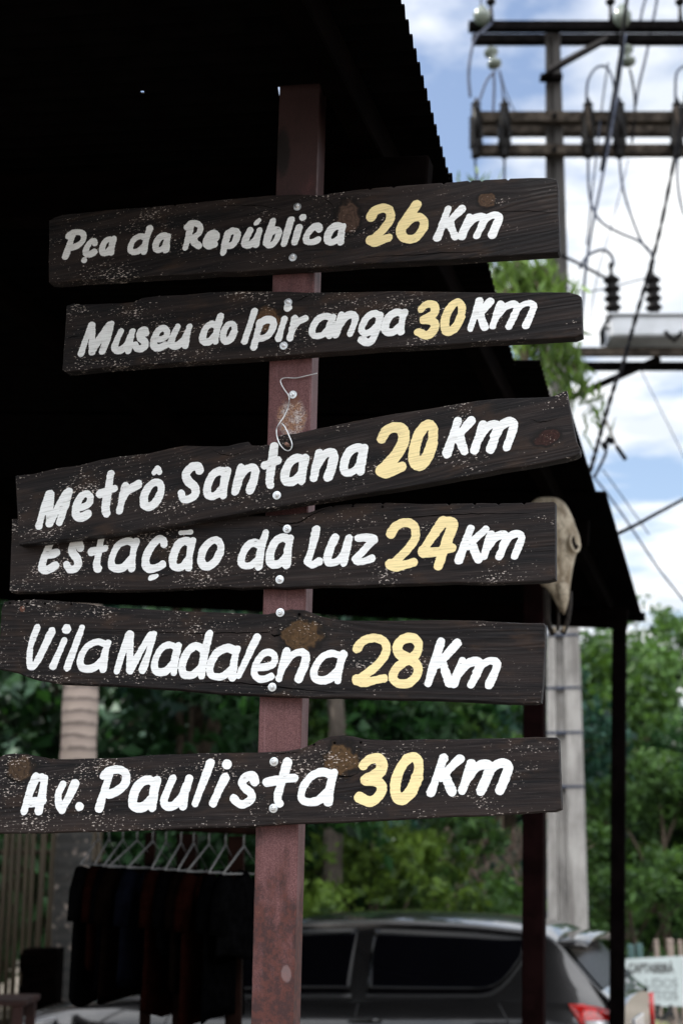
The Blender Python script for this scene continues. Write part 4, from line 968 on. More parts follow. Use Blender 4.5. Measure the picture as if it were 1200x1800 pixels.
for z in np.linspace(0, ztop, 26):
    c_ = axis(z); w = I(z, [0, 2.0, ztop], [0.385, 0.345, 0.155])/2; d = w*0.95; g = w*0.50; gd = d*0.42
    # H section: two flanges with a groove on each wide side, turned a little
    sec = [(-w,-d),(-g,-d),(-g*0.8,-d+gd),(g*0.1,-d+gd),(g*0.2,-d),(w,-d),(w,d),(g,d),(g*0.8,d-gd),(-g*0.8,d-gd),(-g,d),(-w,d)]
    rows.append([c_ + Vector((x*0.97+y*0.22, y*0.97-x*0.22, 0)) for x, y in sec])
mb = MB(); mb.grid(rows, False, True); mb.f += [tuple(range(12))[::-1], tuple(25*12+k for k in range(12))]; mb.s += [False, False]
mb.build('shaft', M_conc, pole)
for yy in (1120, 1212, 1290, 1384):
    q_ = at_y(995, yy, YP); w = I(q_.z, [0, 2.0, ztop], [0.385, 0.345, 0.155])
    mb = MB(); mb.box(axis(q_.z), (w*1.02, w*1.0, 0.022), Matrix.Rotation(-0.22, 3, 'Z')); mb.build('steel_band', M_conc if False else M_cable_grey, pole)
def PX(px, py, dy=0.0): return at_y(px, py, YP+dy)
def arm(px0, px1, py, dy, h, d, mat, name='cross_arm'):
    a, b = PX(px0, py, dy), PX(px1, py, dy); z = (a.z+b.z)/2; a.z = b.z = z
    m_ = MB(); m_.bar(a, b, d, h, bevel=0.008); return m_.build(name, mat, pole)
arm(823, 1420, 47, -0.16, 0.105, 0.10, M_arm_dark); arm(829, 1420, 70, 0.16, 0.105, 0.10, M_arm_dark)
arm(829, 1420, 208, -0.16, 0.125, 0.10, M_arm); arm(838, 1420, 229, 0.17, 0.125, 0.10, M_arm)
arm(832, 1420, 265, -0.16, 0.115, 0.10, M_arm)
for a, b, mt in (((955,133),(1086,60), M_arm_dark), ((962,122),(1066,66), M_conc)):
    mb = MB(); mb.bar(PX(*a, -0.20), PX(*b, -0.24), 0.035, 0.035); mb.build('brace', mt, pole)
mb = MB(); mb.box(PX(968, 137, -0.13), (0.24, 0.10, 0.05)); mb.build('clamp', M_arm_dark, pole)
for yy in (205, 265):
    mb = MB(); mb.lathe([(0.022, 0), (0.022, 0.05)], Matrix.Translation(PX(973, yy, -0.21)) @ Matrix.Rotation(R(90), 4, 'X'), 8); mb.build('bolt', M_cable, pole)
# fuse cut-outs across the two lower levels
for (x, tl_) in ((836, 0), (886, 0), (1033, 1), (1088, 0), (1189, 1)):
    c_ = MB(); a, b = PX(x, 172, -0.27), PX(x, 279, -0.27); L = (b-a).length; n_ = 13
    pts = [a+(b-a)*t for t in np.linspace(0, 1, n_*2+1)]
    rr = [0.030+0.028*(i % 2) + (0.02 if 8 < i < 22 else 0) for i in range(len(pts))]; rr[0] = 0.012; rr[1] = 0.02; rr[-1] = 0.012
    c_.tube(pts, rr, 12); cut = c_.build('fuse_cutout', M_porc, pole)
    c_ = MB(); c_.tube([PX(x-3, 188, -0.34), PX(x+4, 238, -0.36)], 0.024, 8); c_.build('fuse_tube', M_arm if tl_ else M_porc, cut)
    c_ = MB(); c_.bar(PX(x, 208, -0.27), PX(x, 208, -0.12), 0.05, 0.05); c_.build('bracket', M_arm_dark, cut)
# suspension insulators (grey-green) and pin insulators on the top arm
def disc_stack(p, q, n, r, mat, name):
    m_ = MB(); p, q = Vector(p), Vector(q); d = (q-p); Mx = Matrix.Translation(p) @ d.to_track_quat('Z', 'Y').to_matrix().to_4x4(); L = d.length; prof = []
    for i in range(n):
        z = L*i/n; s_ = L/n; prof += [(r*0.35, z), (r*0.6, z+s_*0.15), (r, z+s_*0.35), (r*0.95, z+s_*0.55), (r*0.40, z+s_*0.75)]
    m_.lathe(prof, Mx, 18); return m_.build(name, mat, pole)
disc_stack(PX(846, 12, -0.3), PX(846, 52, -0.35), 1, 0.095, M_glassins, 'insulator')
disc_stack(PX(860, 84, -0.1), PX(872, 124, -0.15), 2, 0.080, M_glassins, 'insulator')
disc_stack(PX(1092, 10, -0.3), PX(1094, 58, -0.35), 1, 0.10, M_glassins, 'insulator')
disc_stack(PX(1098, 80, -0.1), PX(1106, 120, -0.15), 2, 0.080, M_glassins, 'insulator')
for x in (862, 1072, 1194, 1318):
    disc_stack(PX(x, -42, -0.16), PX(x, 14, -0.16), 3, 0.055, M_porc, 'insulator')
    mb = MB(); mb.tube([PX(x, 12, -0.16), PX(x+2, 46, -0.16)], [0.02, 0.03], 8); mb.build('insulator_pin', M_porc, pole)

# ------------------------------------------------------------------ transformer on its bracket
tr = empty('transformer', PX(1140, 612, -0.2), 'light grey transformer on steel brackets beside the power pole', 'transformer')
M_tr = simple('grey_enamel', (0.42, 0.44, 0.47), 0.45, 0, 0.12, 5, bump=0.05)
a, b = PX(1066, 588, -0.25), PX(1310, 588, -0.25); b.z = a.z
mb = MB(); mb.bar(a, b, 0.50, 0.22, bevel=0.02); mb.build('tank', M_tr, tr)
mb = MB(); mb.bar(a+Vector((-0.03,0,0.12)), b+Vector((0.03,0,0.12)), 0.56, 0.025, bevel=0.006); mb.build('lid', M_tr, tr)
mb = MB(); mb.box(PX(1058, 592, -0.3), (0.03, 0.14, 0.16)); mb.build('side_bracket', M_cable, tr)
for x in (1078, 1150, 1224):
    m_ = MB(); p, q_ = PX(x, 574, -0.35), PX(x, 482, -0.35); q_.x = p.x; q_.y = p.y; L = q_.z-p.z; prof = [(0.072, 0.0), (0.075, L*0.10)]
    for i in range(5):
        z = L*(0.12+0.175*i); prof += [(0.052, z), (0.086, z+L*0.05), (0.082, z+L*0.08), (0.052, z+L*0.12)]
    prof += [(0.03, L*0.99), (0.018, L*1.0), (0.018, L*1.12), (0.028, L*1.13), (0.02, L*1.22)]
    m_.lathe(prof, Matrix.Translation(p), 18); m_.build('bushing', M_porc, tr)
    m_ = MB(); m_.lathe([(0.08, 0), (0.078, 0.03)], Matrix.Translation(p-Vector((0,0,0.02))), 18); m_.build('bushing_base', M_tr, tr)
for py, dy in ((619, -0.35), (644, 0.05)):
    p, q_ = PX(985, py, dy), PX(1320, py-2, dy); q_.z = p.z; mb = MB(); mb.bar(p, q_, 0.07, 0.08); mb.build('bracket_arm', M_arm_dark if py > 630 else M_arm, tr)
mb = MB(); mb.bar(PX(1000, 700, -0.1), PX(1158, 630, -0.1), 0.06, 0.06); mb.build('bracket_strut', M_arm_dark, tr)
mb = MB(); mb.tube([PX(x, y, -0.52) for x, y in ((1168,582),(1176,592),(1184,600),(1192,590),(1198,582))], 0.018, 6); mb.build('lifting_hook', M_arm_dark, tr)

# ------------------------------------------------------------------ wires
def wire_thing(name, label, pts, Y, r, mat, cat='wire', twist=0):
    P = [at_y(x, y, yy) for (x, y), yy in zip(pts, Y if hasattr(Y, '__len__') else [Y]*len(pts))]
    P = [Vector(p) for p in catmull([tuple(p) for p in P], 8)]
    e = empty(name, P[0], label, cat); m_ = MB()
    if twist:
        for s_ in (0, 1):
            Q = []
            for i, p in enumerate(P):
                a = i*1.25 + s_*math.pi; Q.append(p + Vector((math.cos(a)*r*0.8, math.sin(a)*r*0.8, 0)))
            m_.tube(Q, r, 6)
    else: m_.tube(P, r, 6)
    m_.build('strand', mat, e); return e
wire_thing('service_cable', 'thick twisted black cable falling steeply past the transformer', [(1230,60),(1204,168),(1186,270),(1160,400),(1139,480),(1116,560),(1094,640),(1082,670),(1062,735),(1048,786),(1036,830)], np.linspace(12.5, 10.5, 11), 0.012, M_cable, 'cable', 1)
wire_thing('drop_wire', 'pale jumper hanging from the top insulator to the left fuse', [(864,40),(850,54),(836,66),(828,90),(823,130),(826,170)], YP-0.4, 0.016, M_cable_grey)
wire_thing('drop_wire', 'jumper bowing from the left green insulator to the leftmost fuse', [(870,125),(856,140),(846,165),(839,188)], YP-0.3, 0.014, M_cable_grey)
wire_thing('drop_wire', 'straight lead from the left green insulator to the middle arms', [(867,126),(868,155),(866,200)], YP-0.2, 0.014, M_cable_grey)
wire_thing('drop_wire', 'lead from the left green insulator to the second fuse', [(877,124),(882,150),(884,178)], YP-0.3, 0.012, M_cable_grey)
wire_thing('drop_wire', 'thin lead slanting right of the left green insulator', [(878,124),(888,160),(904,196)], YP, 0.007, M_cable_grey)
wire_thing('drop_wire', 'arched jumper above the third fuse', [(1030,178),(1032,145),(1044,122),(1060,116),(1072,128),(1079,160),(1072,200)], YP-0.3, 0.014, M_cable_grey)
wire_thing('drop_wire', 'arched jumper above the rightmost fuse', [(1186,178),(1187,135),(1195,120),(1208,117),(1220,135)], YP-0.3, 0.014, M_cable_grey)
wire_thing('drop_wire', 'lead from the right green insulator down to the fourth fuse', [(1094,82),(1086,110),(1082,150),(1086,180)], YP-0.3, 0.014, M_cable_grey)
wire_thing('drop_wire', 'lead with a dark clamp right of the fourth fuse', [(1106,122),(1112,150),(1115,190),(1110,250)], YP-0.2, 0.013, M_cable)
wire_thing('drop_wire', 'thin black wire dropping from the leftmost fuse', [(834,278),(836,300),(839,345)], YP-0.27, 0.012, M_cable)
wire_thing('drop_wire', 'thin black wire dropping from the second fuse', [(886,278),(886,320),(887,350)], YP-0.27, 0.012, M_cable)
wire_thing('drop_wire', 'wire looping from the third fuse to the second bushing', [(1033,280),(1034,330),(1041,366),(1058,392),(1090,410),(1120,423),(1140,440),(1149,463)], YP-0.3, 0.014, M_cable_grey)
wire_thing('drop_wire', 'wire curving from the fourth fuse towards the transformer', [(1088,280),(1092,320),(1102,360),(1118,405),(1130,430),(1144,446)], YP-0.3, 0.013, M_cable_grey)
wire_thing('drop_wire', 'wire falling from the rightmost fuse past the photo edge', [(1190,280),(1190,320),(1196,360),(1210,400)], YP-0.3, 0.013, M_cable_grey)
wire_thing('drop_wire', 'bowed lead arching on to the first bushing', [(1018,472),(1030,452),(1046,442),(1062,440),(1074,450),(1078,466)], YP-0.35, 0.017, M_cable_grey)
wire_thing('drop_wire', 'dark lead crossing from the pole to the first bushing', [(984,448),(1010,460),(1040,476),(1066,490)], YP-0.35, 0.016, M_cable)
wire_thing('drop_wire', 'faint sagging wire between pole and bushings', [(985,500),(1020,512),(1060,508),(1110,495),(1150,485)], YP-0.1, 0.007, M_cable_grey)
wire_thing('riser_wire', 'long thin riser wire slanting from the top arm to the transformer bracket', [(1098,60),(1082,180),(1060,300),(1040,400),(1028,480),(1022,560)], YP-0.5, 0.015, M_cable_grey)
wire_thing('riser_wire', 'thick dark wire dropping from the top right insulator', [(1104,-30),(1096,40),(1088,110),(1076,180),(1068,230),(1056,300)], YP-0.7, 0.020, M_cable)
wire_thing('riser_wire', 'pale thin riser left of the dark one', [(1068,110),(1058,180),(1050,250),(1040,340),(1030,430)], YP-0.2, 0.010, M_cable_grey)
wire_thing('riser_wire', 'very thin wire slanting from the middle arms to the leaves', [(1104,280),(1086,350),(1070,410),(1050,480),(1036,560)], YP+0.3, 0.006, M_cable_grey)
wire_thing('line_wire', 'left of two blue-grey line wires leaving the top edge', [(1146,-40),(1130,10),(1124,40)], YP+0.5, 0.016, M_cable_grey)
wire_thing('line_wire', 'right of two blue-grey line wires leaving the top edge', [(1160,-40),(1152,10),(1142,60),(1134,100),(1122,150),(1116,185)], YP+0.5, 0.016, M_cable_grey)
wire_thing('line_wire', 'thin vertical wire rising from the left insulator', [(844,-40),(845,14)], YP-0.3, 0.010, M_cable_grey)
wire_thing('stay_cable', 'thick cable stretched from the shed corner to the right edge', [(1087,937),(1120,921),(1160,899),(1230,862)], [8.3,8.8,9.4,10.6], 0.012, M_cable, 'cable')
wire_thing('phone_wire', 'slack wire slanting down to the right below the cable clamp', [(1040,835),(1062,862),(1090,900),(1120,945),(1150,990),(1180,1030),(1230,1090)], [12]*7, 0.009, M_cable_grey)
wire_thing('phone_wire', 'hair-thin wire far right above the clouds', [(1120,640),(1150,700),(1180,760),(1230,860)], [16]*4, 0.006, M_cable_grey)
wire_thing('phone_wire', 'thin second wire just above the slack one', [(1058,825),(1085,862),(1112,900),(1140,940)], [12.4]*4, 0.006, M_cable_grey)
wire_thing('drop_wire', 'short curved lead below the cable clamp', [(1062,778),(1064,795),(1056,815),(1044,838)], 11.0, 0.012, M_cable)
e = empty('cable_clamp', at_y(1072, 772, 11), 'small dark clamp on a pale strap at the cable end', 'clamp')
mb = MB(); mb.box(at_y(1071, 774, 11), (0.07, 0.05, 0.05), Matrix.Rotation(0.4, 3, 'Y'), 0.008); mb.box(at_y(1062, 783, 11), (0.05, 0.04, 0.06), Matrix.Rotation(-0.3, 3, 'Y'), 0.008); mb.build('clamp_body', M_cable, e)
mb = MB(); mb.bar(at_y(1063, 736, 11), at_y(1083, 785, 11), 0.018, 0.018); mb.build('strap', M_conc, e)
mb = MB(); mb.bar(at_y(1083, 785, 11), at_y(1099, 808, 11), 0.028, 0.028); mb.build('strap_end', M_cable, e)

# ------------------------------------------------------------------ vegetation
def leaf_mat(name, dark, light, trans):
    k = NT(name); g = k.n('ShaderNodeNewGeometry'); rp = g.outputs['Random Per Island']
    cl_ = k.noise(k.mapping(), 1.3, 3, 0.5)
    c = k.mix(k.ss(rp, 0.25, 1.0), dark, light); c = k.mix(k.math('MULTIPLY', k.ss(cl_, 0.4, 0.65), 0.6), c, tuple(min(1, x*1.35) for x in light))
    d = k.n('ShaderNodeBsdfPrincipled'); k.put(d.inputs['Base Color'], c); d.inputs['Roughness'].default_value = 0.5; d.inputs['Specular IOR Level'].default_value = 0.22
    t = k.n('ShaderNodeBsdfTranslucent'); k.put(t.inputs['Color'], k.mix(0.5, c, trans))
    m = k.n('ShaderNodeMixShader'); m.inputs[0].default_value = 0.26
    k.t.links.new(d.outputs[0], m.inputs[1]); k.t.links.new(t.outputs[0], m.inputs[2]); k.t.links.new(m.outputs[0], k.out.inputs[0]); return k.m
LM = [leaf_mat('leaf_deep_green', (0.004,0.013,0.006), (0.020,0.064,0.020), (0.05,0.16,0.02)),
      leaf_mat('leaf_mid_green', (0.008,0.024,0.010), (0.060,0.125,0.030), (0.15,0.30,0.03)),
      leaf_mat('leaf_yellow_green', (0.016,0.036,0.010), (0.115,0.190,0.030), (0.26,0.42,0.04)),
      leaf_mat('leaf_blue_green', (0.005,0.018,0.014), (0.021,0.066,0.046), (0.04,0.13,0.06))]
barkk = simple('bark', (0.085, 0.066, 0.05), 0.95, 0, 0.5, 14, spec=0.15, stretch=(1, 1, 0.25), bump=0.6, bd=0.02)
def leaves(centres, sizes, aspect, rng, droop=0.0, up_bias=0.3):
    """folded diamond leaves (two faces along a midrib)"""
    n = len(centres)
    d = rng.normal(size=(n, 3)); d[:,2] = d[:,2]*(1-droop) - droop*2.2; d /= np.linalg.norm(d, axis=1)[:, None]
    nn = rng.normal(size=(n, 3)); nn[:,2] += up_bias*2; s = np.cross(d, nn); s /= np.maximum(np.linalg.norm(s, axis=1), 1e-6)[:, None]
    u = np.cross(s, d); L = sizes[:, None]; w = L*aspect
    a = centres - d*L*0.5; b = centres + d*L*0.5; m = centres - d*L*0.05
    l = m + s*w*0.5 + u*w*0.16; r = m - s*w*0.5 + u*w*0.16
    V_ = np.stack([a, l, b, r], 1).reshape(-1, 3); i = np.arange(n)*4
    F = np.concatenate([np.stack([i, i+1, i+2], 1), np.stack([i, i+2, i+3], 1)]); return V_, F
def crown_points(rng, blobs, per, shell=0.55):
    out = []
    for (c, r) in blobs:
        n = int(per*r[0]*r[2]); v = rng.normal(size=(n, 3)); v /= np.linalg.norm(v, axis=1)[:, None]
        rad = shell + (1-shell)*rng.random(n)**0.6; rad *= 1+0.18*rng.normal(size=n)
        out.append(np.array(c) + v*rad[:, None]*np.array(r))
    return np.concatenate(out)
def crown_mesh(seed, height, spread, base, nb, leaf, per, aspect=0.5, droop=0.1):
    rng = np.random.default_rng(seed); blobs = []
    for i in range(nb):
        z = base + (height-base)*rng.random()**0.9; f = 1-abs((z-base)/(height-base)-0.42)**1.6*1.4
        a = rng.random()*6.283; rr = spread*max(f, 0.25)*rng.random()**0.5
        s_ = spread*(0.22+0.20*rng.random()); blobs.append(((rr*math.cos(a), rr*math.sin(a), z), (s_, s_, s_*0.72)))
    # each blob is broken into small sprays so light and dark show between them
    pts = []
    for b in blobs:
        k = 15; v = rng.normal(size=(k, 3)); v /= np.linalg.norm(v, axis=1)[:, None]
        for q in v:
            cc_ = np.array(b[0])+q*np.array(b[1])*(0.55+0.5*rng.random()); sz = b[1][0]*0.31
            n = max(6, int(per*rng.uniform(0.5, 1.3)))
            pts.append(cc_ + rng.normal(size=(n, 3))*sz*np.array([0.55, 0.55, 0.42]))
    P = np.concatenate(pts); P = P[P[:,2] > 0.05]
    V_, F = leaves(P, leaf*rng.uniform(0.6, 1.3, len(P)), aspect, rng, droop); return V_, F, blobs
def tree_proto(name, label, seed, height, spread, base, nb, leaf, per, mat, trunk_r, aspect=0.5, droop=0.1, group=None):
    V_, F, blobs = crown_mesh(seed, height, spread, base, nb, leaf, per, aspect, droop)
    root = empty(name, (0, 0, 0), label, 'tree', group); rng = random.Random(seed)
    np_mesh('crown', V_, F, mat, root)
    t = MB(); ht = height*0.8; pts = [(0.12*math.sin(z*0.9+seed)*z/ht, 0.12*math.cos(z*0.7+seed)*z/ht, z) for z in np.linspace(0, ht, 9)]
    t.tube(pts, [trunk_r*(1.35 if i == 0 else 1)*(1-0.75*i/8) for i in range(9)], 10)
    for b in rng.sample(blobs, min(len(blobs), 9)):
        k = rng.randint(2, 6); s0 = Vector(pts[k]); e0 = Vector(b[0]); mid = (s0+e0)/2+Vector((0, 0, 0.12*(e0-s0).length))
        t.tube([s0, mid, e0], [trunk_r*0.42, trunk_r*0.28, trunk_r*0.08], 7)
    t.build('trunk', barkk, root, local=True); return root
protos = [
 tree_proto('broadleaf_tree', 'x', 11, 7.0, 2.9, 0.8, 26, 0.26, 24, LM[0], 0.17),
 tree_proto('broadleaf_tree', 'x', 12, 6.0, 2.6, 0.5, 24, 0.24, 24, LM[1], 0.14),
 tree_proto('broadleaf_tree', 'x', 13, 9.5, 3.0, 1.8, 28, 0.27, 22, LM[3], 0.19),
 tree_proto('bush', 'x', 14, 3.4, 1.7, 0.1, 18, 0.20, 22, LM[2], 0.06, 0.45),
]
used_p = set()
def place_tree(pi, px, Y, sc, label, rz, name=None, zs=1.0, mat=None, group='trees behind the shed'):
    p = at_y(px, 1523, Y); x = p.x; z = 0 if Y < 27 else hill_h(x, Y)-0.2
    r = protos[pi] if pi not in used_p else copy_tree(protos[pi]); used_p.add(pi)
    r.location = (x, Y, z); r.scale = (sc, sc, sc*zs); r.rotation_euler = (0, 0, rz)
    r['label'] = label; r['category'] = 'bush' if pi == 3 else 'tree'; r['group'] = group if pi != 3 else 'bushes behind the car'
    if mat is not None:
        for ch in r.children:
            if ch.name.startswith('crown'):
                if ch.data.users > 1: ch.data = ch.data.copy()
                ch.data.materials[0] = mat
    return r
T = [
 (0, -1000, 14.0, 1.75, 'unseen tall tree added to shade the fence and palm from the left', 1.0, 1.0, None),  # out-of-frame tree, added to throw shade on the lower left
 (0, -120, 17.0, 1.15, 'dark green tree at the far left behind the palm trunk', 0.3, 1.0, None),
 (0, 130, 19.5, 1.15, 'deep shaded tree straight behind the pale palm trunk', 1.7, 1.0, None),
 (2, 330, 18.0, 0.85, 'blue-green tree seen between palm trunk and steel post', 2.9, 1.0, None),
 (0, 500, 21.0, 1.10, 'dark leafy tree behind the rusty steel post', 4.1, 1.0, None),
 (1, 640, 19.5, 0.80, 'mid green tree just right of the rusty steel post', 0.8, 1.0, None),
 (1, 790, 24.0, 1.05, 'blue-tinged tree left of the dark shed post', 2.2, 1.0, LM[3]),
 (2, 890, 26.0, 0.64, 'blue-green tree half hidden by the dark shed post', 3.9, 1.0, None),
 (1, 1045, 27.5, 1.02, 'green tree between the concrete pole and the corner post', 5.0, 1.0, None),
 (0, 1165, 24.0, 0.50, 'deep green tree behind the white notice board', 0.1, 1.0, LM[1]),
 (2, 1160, 30.0, 0.74, 'tall loose tree rising against the clouds at the right', 1.2, 1.0, LM[1]),
 (0, 1290, 25.0, 0.60, 'dark tree at the right edge beyond the notice board', 2.6, 1.0, None),
 (3, 655, 15.6, 0.72, 'bright yellow-green bush behind the car roof', 0.5, 1.05, None),
 (3, 790, 16.6, 0.62, 'bright bush above the rear window of the car', 2.1, 1.0, LM[1]),
 (3, 440, 15.8, 0.80, 'shaded bush left of the steel post', 3.3, 1.0, LM[0]),
 (3, 1110, 18.5, 0.62, 'green bush behind the notice board posts', 4.4, 1.0, LM[1]),
]
for (pi, px, Y, sc_, lab, rz, zs, mt) in T: place_tree(pi, px, Y, sc_, lab, rz, zs=zs, mat=mt)

# the wooded slope behind reads as one mass of crowns
rng = np.random.default_rng(99); pts = []; sz = []
for i in range(1500):
    y = rng.uniform(28, 84); x = rng.uniform(-0.34, 0.36)*y + rng.normal()*1.5; h = hill_h(x, y)
    r = rng.uniform(1.1, 2.3); hh = rng.uniform(1.2, 3.6)
    n = int(26*rng.uniform(0.7, 1.3)); v = rng.normal(size=(n, 3)); v /= np.linalg.norm(v, axis=1)[:, None]; v[:,2] = np.abs(v[:,2])*1.0-0.25
    pts.append(np.array([x, y, h+hh*0.6]) + v*np.array([r, r, hh*0.6])*(0.75+0.3*rng.random((n, 1)))); sz.append(np.full(n, 0.75*rng.uniform(0.7, 1.3)))
P = np.concatenate(pts); V_, F = leaves(P, np.concatenate(sz), 0.62, rng, 0.05, 0.8)
wk = leaf_mat('far_wood_leaf', (0.012,0.030,0.024), (0.044,0.088,0.050), (0.08,0.16,0.06))  # leaf colour shifted to teal, distance haze painted in
wood = np_mesh('far_wood', V_, F, wk); tag(wood, 'wooded hillside of mixed green crowns rising behind the shed', 'wood', kind='stuff')

# drooping narrow-leaved tree beyond the roof edge; its stem stands in line with the dark shed post
YD = 11.6
db = at_y(939, 1500, YD); dt = at_y(925, 560, YD)
dr = empty('drooping_tree', (db.x, db.y, 0), 'slender tree with long drooping leaves beyond the roof edge by the concrete pole', 'tree')
rng = np.random.default_rng(5); tw = MB(); base = Vector((dt.x, YD, dt.z+0.25))
tw.tube([(db.x, YD, 0), (db.x+0.01, YD, 2.6), (db.x-0.02, YD+0.02, 4.2), base], [0.062, 0.05, 0.042, 0.03], 10)
lp_ = []; ls_ = []
tips = [(838,318,0.4),(872,470,0.0),(905,480,-0.2),(868,540,0.3),(930,520,0.1),(912,610,-0.1),(945,610,0.2),(965,640,-0.2),(985,610,0.0),(1002,660,0.2),(985,690,-0.1),(1025,690,0.0),(1042,735,0.1),(960,560,-0.3),(930,650,0.3),(790,430,0.6),(760,600,0.5),(1000,560,0.3),(850,600,-0.5),(900,380,0.8),(975,505,-0.15),(1018,640,0.1),(955,690,0.0)]
for (x, y, d_) in tips:
    e0 = at_y(x, y, YD+d_); mid = (base+e0)/2 + Vector((0, 0, 0.22)); path = [Vector(p) for p in catmull([tuple(base), tuple(mid), tuple(e0)], 8)]
    tw.tube(path, [0.014*(1-i/len(path))+0.003 for i in range(len(path))], 5)
    for p in path[5:]:
        k = 5; lp_.append(np.array(p) + rng.normal(size=(k, 3))*np.array([0.075, 0.075, 0.07]) - np.array([0, 0, 0.07])); ls_.append(rng.uniform(0.15, 0.33, k))
P = np.concatenate(lp_); V_, F = leaves(P, np.concatenate(ls_), 0.15, rng, 0.74, 0.0)
tw.build('trunk', barkk, dr)
np_mesh('crown', V_ - np.array(dr.location), F, leaf_mat('drooping_leaf', (0.030,0.065,0.012), (0.10,0.17,0.03), (0.20,0.32,0.05)), dr)

# palm: pale ringed trunk, fronds above the roof
YT = 11.9
palm = empty('palm_tree', (at_y(128, 1600, YT).x, YT, 0), 'palm with a pale ringed trunk behind the clothes rail', 'palm tree')
pa_, pb_ = at_y(122, 1690, YT), at_y(150, 1045, YT); d = pb_-pa_
pm_ = NT('palm_bark'); _, _, pz = pm_.xyz(); pn = pm_.noise(pm_.mapping(), 6, 5, 0.6)
ring = pm_.math('MULTIPLY_ADD', pm_.math('SINE', pm_.math('ADD', pm_.math('MULTIPLY', pz, 62), pm_.math('MULTIPLY', pn, 5))), 0.5, 0.5)
pc = pm_.mix(pm_.ss(ring, 0.5, 0.95), (0.33, 0.27, 0.235), (0.16, 0.13, 0.115)); pc = pm_.mix(pm_.math('MULTIPLY', pm_.ss(pn, 0.5, 0.7), 0.5), pc, (0.40, 0.33, 0.28))
pc = pm_.mix(pm_.math('MULTIPLY', pm_.ss(pm_.noise(pm_.mapping(), 14, 4), 0.22, 0.46), pm_.math('MULTIPLY', pm_.ss(pz, 2.75, 2.05), 0.95)), pc, (0.022, 0.024, 0.024))  # lower trunk painted dark for the shade that falls there
pm_.bsdf(pc, 0.9, 0, pm_.bump(ring, 0.3, 0.01), 0.2)
tb = MB(); zz = np.linspace(0, 7.2, 50); tb.tube([pa_ + d*((z-pa_.z)/d.z) for z in zz], [0.150-0.006*z/7 + 0.004*math.sin(i*2.2) + (0.05 if i == 0 else 0) for i, z in enumerate(zz)], 18); tb.build('trunk', pm_.m, palm)
topp = pa_ + d*((7.2-pa_.z)/d.z); rng = np.random.default_rng(3); c_pts = []
for i in range(15):
    a = i*2.4; el = 0.9-0.085*i; fr = MB(); L = 2.3
    path = [topp + Vector((math.cos(a)*L*t*math.cos(el), math.sin(a)*L*t*math.cos(el), L*t*math.sin(el) - 1.1*t*t)) for t in np.linspace(0, 1, 12)]
    fr.tube(path, [0.03*(1-0.85*t) for t in np.linspace(0, 1, 12)], 6)
    for j in range(1, 12):
        tn = (path[j]-path[j-1]).normalized(); sd_ = tn.cross(Vector((0, 0, 1))).normalized()
        for s_ in (-1, 1):
            for o_ in (0, 0.5):
                p = path[j-1] + (path[j]-path[j-1])*o_; l = 0.55*math.sin(math.pi*(0.12+0.8*j/12)); tip = p + sd_*s_*l + tn*l*0.5 - Vector((0, 0, l*0.45)); w = tn*0.025
                m_ = (p+tip)/2 + Vector((0, 0, 0.03)); fr.add([p-w, p+w, m_+w, tip, m_-w], [(0, 1, 2, 3, 4)])
    fr.build('frond', LM[0], palm, recalc=False)

# bare twiggy shrub and a grey trunk just behind the car
for nm, lab, px, Y, hh, col_ in (('bare_shrub', 'leafless twiggy shrub above the rear of the car', 875, 17.5, 1.75, (0.14, 0.10, 0.08)),):
    rng_ = random.Random(8); p = at_y(px, 1600, Y); sh = empty(nm, (p.x, Y, 0), lab, 'shrub'); m_ = MB()
    def grow(a, dr_, L, r, dep):
        b = a + dr_*L; m_.tube([a, (a+b)/2+Vector((rng_.uniform(-1,1), rng_.uniform(-1,1), 0))*L*0.07, b], [r, r*0.85, r*0.7], 5)
        if dep == 0: return
        for _ in range(3):
            n = (dr_ + Vector((rng_.uniform(-0.9,0.9), rng_.uniform(-0.9,0.9), rng_.uniform(-0.2,0.5)))).normalized(); grow(b, n, L*0.66, r*0.62, dep-1)
    for k in range(4): grow(Vector((p.x+rng_.uniform(-0.3,0.3), Y+rng_.uniform(-0.2,0.2), 0)), Vector((rng_.uniform(-0.3,0.3), rng_.uniform(-0.2,0.2), 1)).normalized(), 0.95, 0.030, 4)
    m_.build('stems', simple('dry_twig', col_, 0.9, 0, 0.3, 20), sh)
p = at_y(584, 1500, 15.0); gt = empty('slim_tree', (p.x, 15.0, 0), 'slim grey-barked tree trunk beside the steel post above the car', 'tree')
m_ = MB(); m_.tube([(p.x-0.02, 15, 0), (p.x, 15, 1.8), (p.x+0.05, 15.05, 3.2), (p.x-0.05, 15.1, 4.6)], [0.13, 0.105, 0.09, 0.07], 12); m_.build('trunk', simple('grey_bark', (0.10, 0.082, 0.068), 0.95, 0, 0.45, 12, stretch=(1,1,0.3), bump=0.6, bd=0.02), gt)
V_, F, bl = crown_mesh(71, 6.2, 1.5, 2.3, 20, 0.22, 24); np_mesh('crown', V_, F, LM[0], gt)

